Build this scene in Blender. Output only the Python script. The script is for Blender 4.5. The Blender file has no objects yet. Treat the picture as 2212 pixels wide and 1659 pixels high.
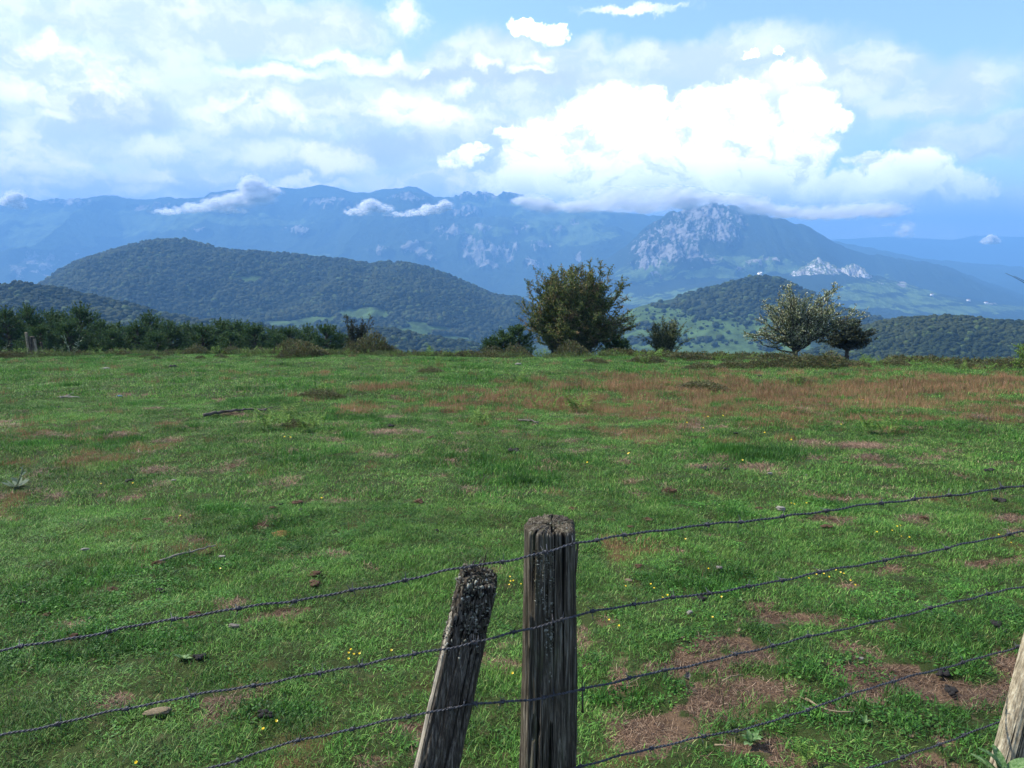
import bpy, math, random
import numpy as np
from mathutils import Vector

random.seed(7)
RNG = np.random.default_rng(7)
PI = math.pi
scene = bpy.context.scene
COL = scene.collection

# ------------------------------------------------------------------ camera
EYE = 1.72
FPX = 1659.0                      # focal length for a 2212 px wide picture
PITCH = math.atan((829.5 - 555.0) / FPX)
cd = bpy.data.cameras.new('camera')
cam = bpy.data.objects.new('camera', cd)
COL.objects.link(cam)
cd.sensor_width = 36.0
cd.lens = 36.0 * FPX / 2212.0
cd.clip_start = 0.05
cd.clip_end = 60000
cam.location = (0, 0, EYE)
cam.rotation_euler = (PI / 2 - PITCH, 0, 0)
scene.camera = cam

# ------------------------------------------------------------------ sun, exposure
SUN_EL = math.radians(47)
SUN_AZ = math.radians(-72)        # measured from +Y (view direction) towards +X
sun_dir = Vector((math.sin(SUN_AZ) * math.cos(SUN_EL), math.cos(SUN_AZ) * math.cos(SUN_EL), math.sin(SUN_EL)))
sl = bpy.data.lights.new('sun', 'SUN')
sl.energy = 5.0
sl.angle = math.radians(0.6)
sl.color = (1.0, 0.94, 0.83)
so = bpy.data.objects.new('sun', sl)
COL.objects.link(so)
so.rotation_euler = sun_dir.to_track_quat('Z', 'Y').to_euler()

scene.view_settings.view_transform = 'Standard'
scene.view_settings.look = 'None'
scene.view_settings.gamma = 1.0
scene.view_settings.use_curve_mapping = False
scene.view_settings.exposure = 0.92
scene.render.engine = 'CYCLES'
cy = scene.cycles
cy.max_bounces = 8
cy.diffuse_bounces = 4
cy.glossy_bounces = 1
cy.transmission_bounces = 3
cy.transparent_max_bounces = 64
cy.volume_bounces = 0
cy.use_denoising = True
cy.use_adaptive_sampling = True
cy.adaptive_threshold = 0.02
cy.sample_clamp_indirect = 6.0


# ------------------------------------------------------------------ small maths
def pdir(px, py):
    """direction (unnormalised, y' close to 1) of a pixel of the 2212x1659 picture"""
    px = np.asarray(px, float); py = np.asarray(py, float)
    xc = (px - 1106.0) / FPX
    zc = -(py - 829.5) / FPX
    c, s = math.cos(PITCH), math.sin(PITCH)
    return xc, c + s * zc, -s + c * zc


def at(px, py, Y):
    dx, dy, dz = pdir(px, py)
    k = Y / dy
    return np.stack([dx * k, np.broadcast_to(Y, np.shape(k)) * 1.0, EYE + dz * k], -1)


def proj(x, y, z):
    c, s = math.cos(PITCH), math.sin(PITCH)
    zz = z - EYE
    d = c * y - s * zz
    d = np.where(d < 1e-3, 1e-3, d)
    u = s * y + c * zz
    return 1106.0 + FPX * x / d, 829.5 - FPX * u / d


def _h(ix, iy, iz, seed):
    n = (ix.astype(np.int64) * 374761393 + iy.astype(np.int64) * 668265263 + iz.astype(np.int64) * 2147483647 + seed * 1274126177) & 0xFFFFFFFF
    n = ((n ^ (n >> 13)) * 1274126177) & 0xFFFFFFFF
    n = (n ^ (n >> 16)) & 0xFFFFFF
    return n / float(0xFFFFFF)


def vnoise(x, y, z=None, seed=0):
    x = np.asarray(x, float); y = np.asarray(y, float)
    z = np.zeros_like(x) if z is None else np.asarray(z, float)
    x, y, z = np.broadcast_arrays(x, y, z)
    ix, iy, iz = np.floor(x), np.floor(y), np.floor(z)
    fx, fy, fz = x - ix, y - iy, z - iz
    fx = fx * fx * fx * (fx * (fx * 6 - 15) + 10); fy = fy * fy * fy * (fy * (fy * 6 - 15) + 10); fz = fz * fz * (3 - 2 * fz)
    r = 0
    flat = not np.any(fz) and not np.any(iz)
    for a in (0, 1):
        wx = fx if a else 1 - fx
        for b in (0, 1):
            wy = fy if b else 1 - fy
            for c in ((0,) if flat else (0, 1)):
                wz = 1.0 if flat else (fz if c else 1 - fz)
                r = r + wx * wy * wz * _h(ix + a, iy + b, iz + c, seed)
    return r


def fbm(x, y, z=None, o=4, seed=0, gain=0.5):
    r, a, t, f = 0, 1.0, 0.0, 1.0
    for k in range(o):
        r = r + a * vnoise(np.asarray(x) * f + 17.3 * k, np.asarray(y) * f - 9.1 * k, None if z is None else np.asarray(z) * f, seed + k)
        t += a; a *= gain; f *= 2.03
    return r / t


def ss(a, b, x):
    t = np.clip((x - a) / (b - a), 0, 1)
    return t * t * (3 - 2 * t)


# ------------------------------------------------------------------ object helpers
def mesh_np(name, V, F, mat=None, smooth=False, attrs=None):
    """V (n,3); F: (m,k) array or list of such arrays"""
    me = bpy.data.meshes.new(name)
    V = np.asarray(V, np.float32)
    Fs = F if isinstance(F, list) else [F]
    Fs = [np.asarray(f, np.int32) for f in Fs if len(f)]
    me.vertices.add(len(V))
    me.vertices.foreach_set('co', V.ravel())
    loops = np.concatenate([f.ravel() for f in Fs])
    tot = np.concatenate([np.full(len(f), f.shape[1], np.int32) for f in Fs])
    start = np.concatenate([[0], np.cumsum(tot)[:-1]]).astype(np.int32)
    me.loops.add(len(loops)); me.loops.foreach_set('vertex_index', loops)
    me.polygons.add(len(tot)); me.polygons.foreach_set('loop_start', start)
    try:
        me.polygons.foreach_set('loop_total', tot)
    except Exception:
        pass
    if smooth:
        me.polygons.foreach_set('use_smooth', np.ones(len(tot), bool))
    me.update(calc_edges=True)
    for k, a in (attrs or {}).items():
        at_ = me.attributes.new(k, 'FLOAT', 'POINT')
        at_.data.foreach_set('value', np.asarray(a, np.float32).ravel())
    if mat is not None:
        me.materials.append(mat)
    return me


def link(name, me, parent=None, loc=None, rz=0.0, sc=None):
    o = bpy.data.objects.new(name, me)
    COL.objects.link(o)
    if parent is not None:
        o.parent = parent
    if loc is not None:
        o.location = loc
    o.rotation_euler[2] = rz
    if sc is not None:
        o.scale = (sc, sc, sc) if np.isscalar(sc) else sc
    return o


def tag(o, label=None, cat=None, group=None, kind=None):
    if label: o['label'] = label
    if cat: o['category'] = cat
    if group: o['group'] = group
    if kind: o['kind'] = kind
    return o


def empty(name, loc, rz=0.0, sc=1.0):
    o = bpy.data.objects.new(name, None)
    COL.objects.link(o)
    o.empty_display_size = 0.1
    o.location = loc
    o.rotation_euler[2] = rz
    o.scale = (sc, sc, sc) if np.isscalar(sc) else sc
    return o


def copy_tree(o, parent=None):
    c = o.copy(); COL.objects.link(c)
    if parent is not None:
        c.parent = parent
    for ch in list(o.children):
        copy_tree(ch, c)
    return c


class MB:
    """collects vertices and faces of one mesh"""
    def __init__(s):
        s.V, s.T, s.Q, s.n = [], [], [], 0

    def add(s, V, T=None, Q=None):
        V = np.asarray(V, float)
        if T is not None and len(T): s.T.append(np.asarray(T, np.int64) + s.n)
        if Q is not None and len(Q): s.Q.append(np.asarray(Q, np.int64) + s.n)
        s.V.append(V); s.n += len(V)

    def tube(s, P, R, k=6, cap=True, twist=0.0):
        P = np.asarray(P, float); n = len(P)
        R = np.broadcast_to(np.asarray(R, float), (n,))
        T = np.gradient(P, axis=0); T /= np.linalg.norm(T, axis=1, keepdims=True) + 1e-9
        up = np.array([0, 0, 1.0]) if abs(T[0, 2]) < 0.9 else np.array([1.0, 0, 0])
        A = np.cross(T, up); A /= np.linalg.norm(A, axis=1, keepdims=True) + 1e-9
        B = np.cross(T, A)
        th = np.arange(k) / k * 2 * PI
        V = P[:, None] + R[:, None, None] * (np.cos(th)[None, :, None] * A[:, None] + np.sin(th)[None, :, None] * B[:, None])
        V = V.reshape(-1, 3)
        i = np.arange(n - 1)[:, None] * k; j = np.arange(k)[None]
        jn = (j + 1) % k
        Q = np.stack([i + j, i + jn, i + k + jn, i + k + j], -1).reshape(-1, 4)
        T_ = []
        if cap:
            V = np.vstack([V, P[:1], P[-1:]])
            a = np.arange(k); b = (a + 1) % k
            T_ = np.vstack([np.stack([b, a, np.full(k, n * k)], 1), np.stack([a + (n - 1) * k, b + (n - 1) * k, np.full(k, n * k + 1)], 1)])
        s.add(V, T_, Q)

    def leaves(s, P, T, L, W, up=0.4, rng=RNG, fold=0.0):
        """rhombic leaves centred on P, long axis near T"""
        n = len(P)
        P = np.asarray(P, float)
        T = np.asarray(T, float) / (np.linalg.norm(T, axis=1, keepdims=True) + 1e-9)
        N = rng.normal(size=(n, 3)); N[:, 2] += up * 3
        S = np.cross(T, N); S /= np.linalg.norm(S, axis=1, keepdims=True) + 1e-9
        L = np.broadcast_to(L, (n,))[:, None]; W = np.broadcast_to(W, (n,))[:, None]
        V = np.stack([P - T * L / 2, P + S * W / 2 + T * L * .06, P + T * L / 2, P - S * W / 2 + T * L * .06], 1).reshape(-1, 3)
        Q = np.arange(4 * n).reshape(n, 4)
        s.add(V, None, Q)

    def box(s, c, d, rz=0.0):
        c = np.asarray(c, float); d = np.asarray(d, float) / 2
        v = np.array([[x, y, z] for z in (-1, 1) for y in (-1, 1) for x in (-1, 1)]) * d
        cs, sn = math.cos(rz), math.sin(rz)
        v = np.stack([v[:, 0] * cs - v[:, 1] * sn, v[:, 0] * sn + v[:, 1] * cs, v[:, 2]], 1) + c
        s.add(v, None, [[0, 2, 3, 1], [4, 5, 7, 6], [0, 1, 5, 4], [2, 6, 7, 3], [0, 4, 6, 2], [1, 3, 7, 5]])

    def mesh(s, name, mat=None, smooth=False):
        F = []
        if s.T: F.append(np.vstack(s.T))
        if s.Q: F.append(np.vstack(s.Q))
        return mesh_np(name, np.vstack(s.V), F, mat, smooth)


def ico(sub):
    import bmesh
    bm = bmesh.new()
    bmesh.ops.create_icosphere(bm, subdivisions=sub, radius=1.0)
    V = np.array([v.co[:] for v in bm.verts]); F = np.array([[v.index for v in f.verts] for f in bm.faces])
    bm.free()
    return V, F


ICO = {k: ico(k) for k in (1, 2, 3, 4)}


# ------------------------------------------------------------------ node helpers
class NT:
    def __init__(s, tree):
        s.t = tree; tree.nodes.clear()

    def n(s, typ, props=None, **inp):
        nd = s.t.nodes.new(typ)
        for k, v in (props or {}).items():
            setattr(nd, k, v)
        for k, v in inp.items():
            key = int(k[1:]) if k[0] == '_' and k[1:].isdigit() else k.replace('_', ' ')
            sock = nd.inputs[key]
            if isinstance(v, bpy.types.NodeSocket):
                s.t.links.new(v, sock)
            else:
                sock.default_value = v
        return nd

    def math(s, op, a, b=0.0, c=None, clamp=False):
        nd = s.t.nodes.new('ShaderNodeMath'); nd.operation = op; nd.use_clamp = clamp
        for i, v in enumerate((a, b) if c is None else (a, b, c)):
            if isinstance(v, bpy.types.NodeSocket): s.t.links.new(v, nd.inputs[i])
            else: nd.inputs[i].default_value = v
        return nd.outputs[0]

    def vm(s, op, a, b=None, c=None, out=0):
        nd = s.t.nodes.new('ShaderNodeVectorMath'); nd.operation = op
        for i, v in enumerate((a, b, c)):
            if v is None: continue
            if isinstance(v, bpy.types.NodeSocket): s.t.links.new(v, nd.inputs[i])
            elif op == 'SCALE' and i == 1: nd.inputs[3].default_value = v
            else: nd.inputs[i].default_value = v
        return nd.outputs[out]

    def ramp(s, a, lo, hi, o0=0.0, o1=1.0, smooth=True):
        nd = s.t.nodes.new('ShaderNodeMapRange')
        nd.interpolation_type = 'SMOOTHSTEP' if smooth else 'LINEAR'
        s.t.links.new(a, nd.inputs[0])
        for i, v in enumerate((lo, hi, o0, o1)):
            nd.inputs[i + 1].default_value = v
        return nd.outputs[0]

    def mix(s, f, a, b):
        nd = s.t.nodes.new('ShaderNodeMix'); nd.data_type = 'RGBA'; nd.clamp_factor = True
        for i, v in ((0, f), (6, a), (7, b)):
            if isinstance(v, bpy.types.NodeSocket): s.t.links.new(v, nd.inputs[i])
            else:
                if i and len(v) == 3: v = (*v, 1)
                nd.inputs[i].default_value = v
        return nd.outputs[2]

    def noise(s, vec, scale, detail=3, rough=0.55, dist=0.0, out=0):
        nd = s.n('ShaderNodeTexNoise', Scale=scale, Detail=detail, Roughness=rough, Distortion=dist)
        if vec is not None: s.t.links.new(vec, nd.inputs['Vector'])
        return nd.outputs[out]

    def cramp(s, f, stops):
        nd = s.t.nodes.new('ShaderNodeValToRGB')
        s.t.links.new(f, nd.inputs[0])
        e = nd.color_ramp.elements
        while len(e) < len(stops): e.new(0.5)
        for el, (p, c) in zip(e, stops):
            el.position = p; el.color = (*c, 1)
        return nd.outputs[0]

    def attr(s, name, out='Fac'):
        nd = s.t.nodes.new('ShaderNodeAttribute'); nd.attribute_name = name
        return nd.outputs[out]

    def bump(s, h, strength=0.4, dist=0.02):
        return s.n('ShaderNodeBump', Strength=strength, Distance=dist, Height=h).outputs[0]


def material(name):
    m = bpy.data.materials.new(name); m.use_nodes = True
    t = NT(m.node_tree)
    t.out = t.n('ShaderNodeOutputMaterial')
    return m, t


def finish(t, color, rough=0.8, normal=None, spec=0.25, trans=0.0, tcol=None):
    p = t.n('ShaderNodeBsdfPrincipled', Roughness=rough)
    p.inputs['Specular IOR Level'].default_value = spec
    if isinstance(color, bpy.types.NodeSocket): t.t.links.new(color, p.inputs['Base Color'])
    else: p.inputs['Base Color'].default_value = (*color, 1)
    if normal is not None: t.t.links.new(normal, p.inputs['Normal'])
    sh = p.outputs[0]
    if trans:
        tr = t.n('ShaderNodeBsdfTranslucent')
        c = tcol if tcol is not None else color
        if isinstance(c, bpy.types.NodeSocket): t.t.links.new(c, tr.inputs[0])
        else: tr.inputs[0].default_value = (*c, 1)
        mx = t.n('ShaderNodeMixShader'); mx.inputs[0].default_value = trans
        t.t.links.new(sh, mx.inputs[1]); t.t.links.new(tr.outputs[0], mx.inputs[2]); sh = mx.outputs[0]
    t.t.links.new(sh, t.out.inputs[0])


# ------------------------------------------------------------------ sky
world = bpy.data.worlds.new('World'); scene.world = world
world.use_nodes = True
w = NT(world.node_tree)
wout = w.n('ShaderNodeOutputWorld')
sky = w.n('ShaderNodeTexSky', dict(sky_type='NISHITA', sun_disc=False, sun_elevation=SUN_EL, sun_rotation=SUN_AZ,
                                   altitude=900.0, air_density=1.0, dust_density=0.6, ozone_density=1.5))
SKY_STRENGTH = 0.1875
tc = w.n('ShaderNodeTexCoord').outputs['Generated']
sep = w.n('ShaderNodeSeparateXYZ', _0=tc)
X, Y, Z = sep.outputs
az = w.math('ARCTAN2', X, Y)
el = w.math('ARCSINE', Z)
P0 = w.n('ShaderNodeCombineXYZ', _0=az, _1=el, _2=0.0).outputs[0]


def azel(px, py):
    x, y, z = pdir(px, py)
    return math.atan2(x, y), math.atan2(z, math.hypot(x, y))


def sub5(sock):
    return w.vm('SUBTRACT', sock, (0.5, 0.5, 0.5))


# the direction, pushed about by turbulence at three sizes
nA = sub5(w.noise(P0, 9.0, 2, 0.5, out=1))
nB = sub5(w.noise(P0, 34.0, 4, 0.62, out=1))
PW = w.vm('MULTIPLY_ADD', nA, (0.045, 0.03, 0), P0)
PW = w.vm('MULTIPLY_ADD', nB, (0.050, 0.036, 0), PW)
PS = w.vm('MULTIPLY_ADD', nA, (0.14, 0.07, 0), P0)
PS = w.vm('MULTIPLY_ADD', nB, (0.06, 0.035, 0), PS)


def field(p, blobs):
    acc = None
    for (bx, by, rx, ry) in blobs:
        a, e = azel(bx, by)
        rx /= FPX; ry /= FPX
        v = w.vm('MULTIPLY_ADD', p, (1 / rx, 1 / ry, 0), (-a / rx, -e / ry, 0))
        ln = w.vm('LENGTH', v, out=1)
        if acc is None: acc = ln
        else: acc = w.math('SMOOTH_MIN', acc, ln, 0.35) if False else w.math('MINIMUM', acc, ln)
    return acc


HARD = [(1128, 62, 26, 17), (1165, 68, 34, 17), (1196, 70, 26, 16), (1620, 116, 13, 9), (1677, 116, 12, 7), (1705, 160, 44, 17), (1735, 168, 46, 9),
        (1310, 262, 112, 62), (1240, 325, 135, 62), (1170, 345, 85, 42), (1105, 287, 33, 17), (1350, 225, 120, 34), (1540, 232, 88, 44),
        (1575, 300, 78, 66), (1470, 395, 150, 52), (1560, 370, 112, 66), (1420, 330, 84, 66), (1390, 400, 120, 44), (1640, 400, 70, 40),
        (1736, 242, 56, 40), (1792, 266, 38, 24), (1738, 315, 64, 58), (1722, 372, 54, 40), (1668, 296, 15, 11), (1900, 408, 128, 36), (1955, 376, 72, 34),
        (2040, 396, 56, 30), (1880, 352, 40, 16), (2132, 410, 32, 14), (985, 348, 40, 20), (1022, 322, 24, 17), (1130, 400, 90, 34), (1300, 420, 120, 34),
        (1600, 205, 40, 22), (1800, 420, 90, 26)]
WISP = [(880, 32, 32, 24), (720, 128, 84, 9), (800, 146, 66, 13), (862, 126, 22, 16), (915, 160, 14, 8), (1048, 142, 30, 8), (1138, 149, 36, 6),
        (1166, 126, 18, 12), (600, 152, 110, 13), (990, 195, 20, 15), (560, 335, 56, 24), (330, 318, 54, 22), (120, 250, 26, 10),
        (1365, 14, 90, 7), (1700, 175, 70, 22)]
SOFT = [(200, 400, 160, 16), (640, 392, 120, 12), (60, 415, 90, 12), (95, 88, 40, 30), (580, 238, 150, 34), (650, 265, 60, 28), (900, 245, 180, 40), (170, 365, 70, 26), (60, 330, 70, 60), (160, 180, 110, 70),
        (700, 345, 120, 26), (420, 380, 120, 24), (960, 395, 130, 26)]
VEIL = [(250, 425, 520, 60), (120, 200, 420, 270), (560, 300, 470, 180), (1000, 300, 420, 190), (1450, 260, 420, 150), (1850, 190, 330, 80), (2100, 300, 150, 50), (480, 40, 420, 70),
        (1280, 140, 560, 60), (1700, 470, 700, 70)]
GREY = [(250, 245, 120, 34), (70, 400, 240, 34), (420, 400, 240, 30), (650, 370, 130, 30), (1290, 395, 64, 20), (1080, 450, 160, 24), (1450, 455, 230, 22), (1900, 470, 300, 30),
        (1655, 395, 26, 18), (1010, 165, 260, 20), (800, 330, 130, 22), (1690, 345, 26, 26)]

dHard = w.math('ADD', field(PW, HARD), w.ramp(w.noise(PW, 90.0, 3, 0.6), 0.3, 0.7, -0.10, 0.10, False))
mHard = w.ramp(dHard, 1.22, 0.78)
dWisp = field(PW, WISP)
mWisp = w.ramp(w.math('ADD', dWisp, w.ramp(w.noise(PW, 60.0, 4, 0.65), 0.3, 0.7, -0.25, 0.25, False)), 1.6, 0.15)
dSoft = field(PS, SOFT)
mSoft = w.ramp(dSoft, 1.30, 0.35)
dVeil = field(PS, VEIL)
mVeilShape = w.ramp(dVeil, 1.15, 0.55)
dGrey = field(PS, GREY)
mGrey = w.ramp(dGrey, 1.3, 0.4)

# cloud cover over the whole dome: streaky veils, thinner towards the zenith on the right
pStretch = w.vm('MULTIPLY', P0, (3.2, 8.5, 1.0))
nStreak = w.noise(pStretch, 1.6, 6, 0.6, 0.6)
nBillow = w.noise(w.vm('MULTIPLY', PW, (1.0, 1.5, 1.0)), 11.0, 5, 0.58)
nBillow2 = w.math('ADD', w.math('MULTIPLY', nBillow, 0.6), w.math('MULTIPLY', w.noise(w.vm('MULTIPLY', PW, (1.0, 1.6, 1.0)), 24.0, 5, 0.62), 0.4))
front = w.ramp(Y, 0.35, 0.75)
veilOut = w.ramp(nStreak, 0.42, 0.62)
veilIn = w.math('MULTIPLY', mVeilShape, w.ramp(nStreak, 0.22, 0.52, 0.55, 1.0))
veil = w.mix(front, veilOut, veilIn)
billow = w.ramp(nBillow2, 0.43, 0.60)

nish = w.vm('SCALE', sky.outputs[0], SKY_STRENGTH)
# the scale op keeps the factor in input 3
skyc = w.n('ShaderNodeVectorMath', dict(operation='SCALE'), _0=sky.outputs[0]); skyc.inputs[3].default_value = SKY_STRENGTH
c0 = w.mix(w.ramp(el, -0.02, 0.03), (0.35, 0.5, 0.72), skyc.outputs[0])
VEILC = (0.70, 0.76, 1.02)
LITC = (1.06, 1.12, 1.28)
vcol = w.mix(billow, VEILC, (1.06, 1.05, 1.20))
c1 = w.mix(w.math('MULTIPLY', veil, 0.86), c0, vcol)
c2 = w.mix(w.math('MULTIPLY', mGrey, 0.75), c1, (0.56, 0.64, 0.90))
c3 = w.mix(w.math('MULTIPLY', mSoft, w.ramp(nBillow2, 0.40, 0.58, 0.12, 1.0)), c2, (1.45, 1.38, 1.42))
c4 = w.mix(w.math('MULTIPLY', mWisp, 0.8), c3, (1.42, 1.38, 1.42))
# cumulus: brilliant tops, lavender hollows
hollow = w.ramp(w.noise(w.vm('MULTIPLY', PW, (1.0, 1.3, 1.0)), 17.0, 6, 0.66, 0.4), 0.48, 0.66)
low = w.ramp(el, 0.125, 0.055)
hol = w.math('MAXIMUM', w.math('MULTIPLY', hollow, 0.8), w.math('MULTIPLY', w.math('MULTIPLY', low, w.ramp(nBillow, 0.3, 0.6)), 0.9))
ccol = w.mix(hol, (2.05, 2.0, 2.0), (0.85, 0.88, 1.10))
c5 = w.mix(mHard, c4, ccol)
bg = w.n('ShaderNodeBackground', Strength=0.80)
w.t.links.new(c5, bg.inputs[0])
w.t.links.new(bg.outputs[0], wout.inputs[0])
world.cycles.sampling_method = 'MANUAL'
world.cycles.sample_map_resolution = 1024


# ------------------------------------------------------------------ pasture height
def brow(x):
    return 41.0 - 0.30 * np.clip(x - 4.0, 0, 40) + 1.2 * (vnoise(x * 0.12, x * 0 + 3.0, seed=5) - 0.5)


def ground(x, y):
    x = np.asarray(x, float); y = np.asarray(y, float)
    z = -0.0872 * np.maximum(y - 2.0, 0) - 0.0075 * np.maximum(x, 0) * np.clip(y / 20, 0, 1)
    fade = np.clip(y / 6.0, 0.25, 1)
    z = z + (fbm(x * 0.16, y * 0.16, o=2, seed=11) - 0.5) * 0.35 * fade * np.clip(y / 12, 0.1, 1)
    z = z + (fbm(x * 1.1, y * 1.1, o=3, seed=12) - 0.5) * 0.11 * fade
    z = z + (vnoise(x * 5.5, y * 5.5, seed=13) - 0.5) * 0.03 + (vnoise(x * 17, y * 17, seed=14) - 0.5) * 0.013
    d = np.clip(y - brow(x), -60, 4000)
    z = z - 0.30 * 1.6 * np.logaddexp(0, d / 1.6)
    return np.maximum(z, -345.0)


def gpt(px, py):
    """point of the pasture seen at a pixel"""
    px = np.atleast_1d(np.asarray(px, float)); py = np.atleast_1d(np.asarray(py, float))
    dx, dy, dz = pdir(px, py)
    lo = np.full(px.shape, 0.8); hi = np.full(px.shape, 46.0)
    ys = np.geomspace(1.2, 60, 500)[:, None]
    k = ys / dy
    zz = EYE + dz * k - ground(dx * k, ys + 0 * k)
    hit = zz < 0
    idx = np.where(hit.any(0), hit.argmax(0), 400)
    y1 = ys[idx, 0]; y0 = ys[np.maximum(idx - 1, 0), 0]
    z1 = zz[idx, np.arange(len(px))]; z0 = zz[np.maximum(idx - 1, 0), np.arange(len(px))]
    t = np.clip(z0 / (z0 - z1 + 1e-9), 0, 1)
    yy = y0 + (y1 - y0) * t
    xx = dx / dy * yy
    return np.stack([xx, yy, ground(xx, yy)], -1)


def blobs_at(px, py, B, soft=0.5):
    m = np.zeros(np.shape(px))
    for (bx, by, rx, ry) in B:
        d = np.sqrt(((px - bx) / rx) ** 2 + ((py - by) / ry) ** 2)
        m = np.maximum(m, np.clip(1.0 - (d - 1) / soft, 0, 2) / 2)     # 0.5 on the outline
    return m


BARE = [(1530, 1428, 125, 28), (1610, 1412, 62, 16), (1430, 1572, 130, 40), (1530, 1530, 100, 34), (1600, 1492, 125, 26), (1720, 1338, 120, 18), (1560, 1385, 50, 12),
        (2010, 1486, 160, 30), (2120, 1505, 110, 32), (1900, 1448, 100, 18), (2190, 1440, 50, 50), (2130, 1217, 90, 11), (2190, 1118, 40, 12),
        (1850, 962, 55, 5), (1870, 992, 32, 5), (1640, 1612, 90, 18), (1700, 1645, 80, 18), (800, 1640, 64, 16), (268, 1508, 48, 30), (1800, 1530, 40, 8),
        (1460, 1190, 30, 8), (1640, 1305, 30, 6), (255, 852, 36, 5), (475, 863, 20, 4), (835, 935, 30, 5), (1990, 1120, 30, 8), (1830, 1265, 26, 5), (1400, 1620, 40, 10),
        (150, 1352, 34, 9), (1640, 1230, 20, 5), (1560, 990, 22, 4), (1750, 955, 40, 5), (1445, 1060, 22, 4)]
RED = [(1450, 836, 250, 20), (1700, 860, 300, 38), (1950, 845, 280, 24), (1500, 893, 250, 34), (1750, 905, 210, 30), (1400, 944, 58, 14), (1150, 872, 130, 20),
       (945, 876, 95, 15), (1260, 885, 120, 30), (735, 882, 80, 10), (820, 843, 70, 6), (2120, 828, 180, 14), (80, 935, 110, 20), (180, 988, 64, 15),
       (345, 962, 60, 10), (280, 945, 60, 9), (10, 1120, 40, 46), (2150, 895, 110, 14), (355, 918, 30, 8), (455, 948, 20, 6), (40, 1000, 40, 8), (560, 1022, 30, 5)]
LUSH = [(470, 1100, 66, 13), (240, 1405, 110, 40), (380, 1375, 60, 20), (740, 945, 26, 7), (260, 945, 38, 10), (1500, 1260, 120, 30), (1900, 1540, 150, 30), (1480, 1385, 60, 16),
        (600, 1545, 90, 20), (1750, 1440, 80, 16), (980, 1000, 90, 12), (1650, 985, 130, 14), (1340, 1510, 60, 20), (1850, 1330, 120, 20)]


def masks(x, y, z=None):
    if z is None: z = ground(x, y)
    px, py = proj(x, y, z)
    nz = fbm(x * 6.0, y * 6.0, o=3, seed=31)
    n2 = fbm(x * 0.9, y * 0.9, o=3, seed=32)
    bare = blobs_at(px, py, BARE, 0.7)
    bare = ss(0.42, 0.66, bare + (nz - 0.5) * 1.3)
    spots = ss(0.725, 0.78, fbm(x * 2.6, y * 2.6, o=3, seed=35) + 0.10 * (nz - 0.5)) * np.where(y < 36, 1, 0)
    bare = np.maximum(bare, spots * 0.9)
    red = blobs_at(px, py, RED, 1.0)
    n3 = fbm(x * 2.6, y * 1.6, o=3, seed=34)
    red = ss(0.38, 0.76, red + (n3 - 0.5) * 1.7 + (n2 - .5) * .6)
    lush = np.clip(ss(0.30, 0.6, blobs_at(px, py, LUSH, 1.2)) * (0.4 + n2) + ss(0.55, 0.72, fbm(x * 0.8, y * 0.8, o=2, seed=36)) * 0.6, 0, 1)
    return bare, red, lush


# ------------------------------------------------------------------ ground material
m, t = material('pasture_soil')
g = t.n('ShaderNodeNewGeometry').outputs['Position']
bare_a, red_a = t.attr('bare'), t.attr('red')
n1 = t.noise(g, 1.3, 4, 0.6); n2_ = t.noise(g, 14.0, 5, 0.65); n3_ = t.noise(g, 90.0, 3, 0.7)
grass_c = t.mix(n1, (0.016, 0.027, 0.008), (0.042, 0.058, 0.015))
grass_c = t.mix(t.ramp(n2_, 0.54, 0.72), grass_c, (0.080, 0.068, 0.032))
grass_c = t.mix(t.math('MULTIPLY', red_a, 0.55), grass_c, (0.120, 0.062, 0.032))
soil_c = t.mix(n2_, (0.050, 0.033, 0.021), (0.145, 0.096, 0.060))
soil_c = t.mix(t.ramp(n3_, 0.55, 0.75), soil_c, (0.20, 0.145, 0.095))
colr = t.mix(t.ramp(bare_a, 0.25, 0.6), grass_c, soil_c)
finish(t, colr, 0.95, t.bump(t.math('ADD', t.math('MULTIPLY', n2_, 1.0), t.math('MULTIPLY', n3_, 0.4)), 0.9, 0.03), 0.1)
M_GROUND = m

# pasture sheet: fine where the picture looks closely, a skirt beyond
ys = np.concatenate([np.linspace(-30, 1.2, 14)[:-1], np.geomspace(1.2, 30, 300)[:-1], np.linspace(30, 52, 90)[:-1], np.geomspace(52, 1400, 40)])
xn = np.concatenate([[-5, -3, -2, -1.4], np.linspace(-1, 1, 380), [1.4, 2, 3, 5]])
half = 1.1 + 0.80 * np.maximum(ys, 0) + np.where(ys < 1.2, 6 * (1.2 - ys) / 31, 0)
GX = xn[None, :] * half[:, None]; GY = np.broadcast_to(ys[:, None], GX.shape)
GZ = ground(GX, GY)
b_, r_, l_ = masks(GX, GY, GZ)
ok = (GY > 0.9) & (GY < 60)
b_ = np.where(ok, b_, 0); r_ = np.where(ok, r_, 0)
nr, nc = GX.shape
GZ = GZ - 0.012 * b_
ii = np.arange(nr - 1)[:, None] * nc + np.arange(nc - 1)[None]
Q = np.stack([ii, ii + 1, ii + nc + 1, ii + nc], -1).reshape(-1, 4)
pasture = link('pasture', mesh_np('pasture', np.stack([GX, GY, GZ], -1).reshape(-1, 3), Q, M_GROUND, True, dict(bare=b_, red=r_)))
tag(pasture, kind='structure')


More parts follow.
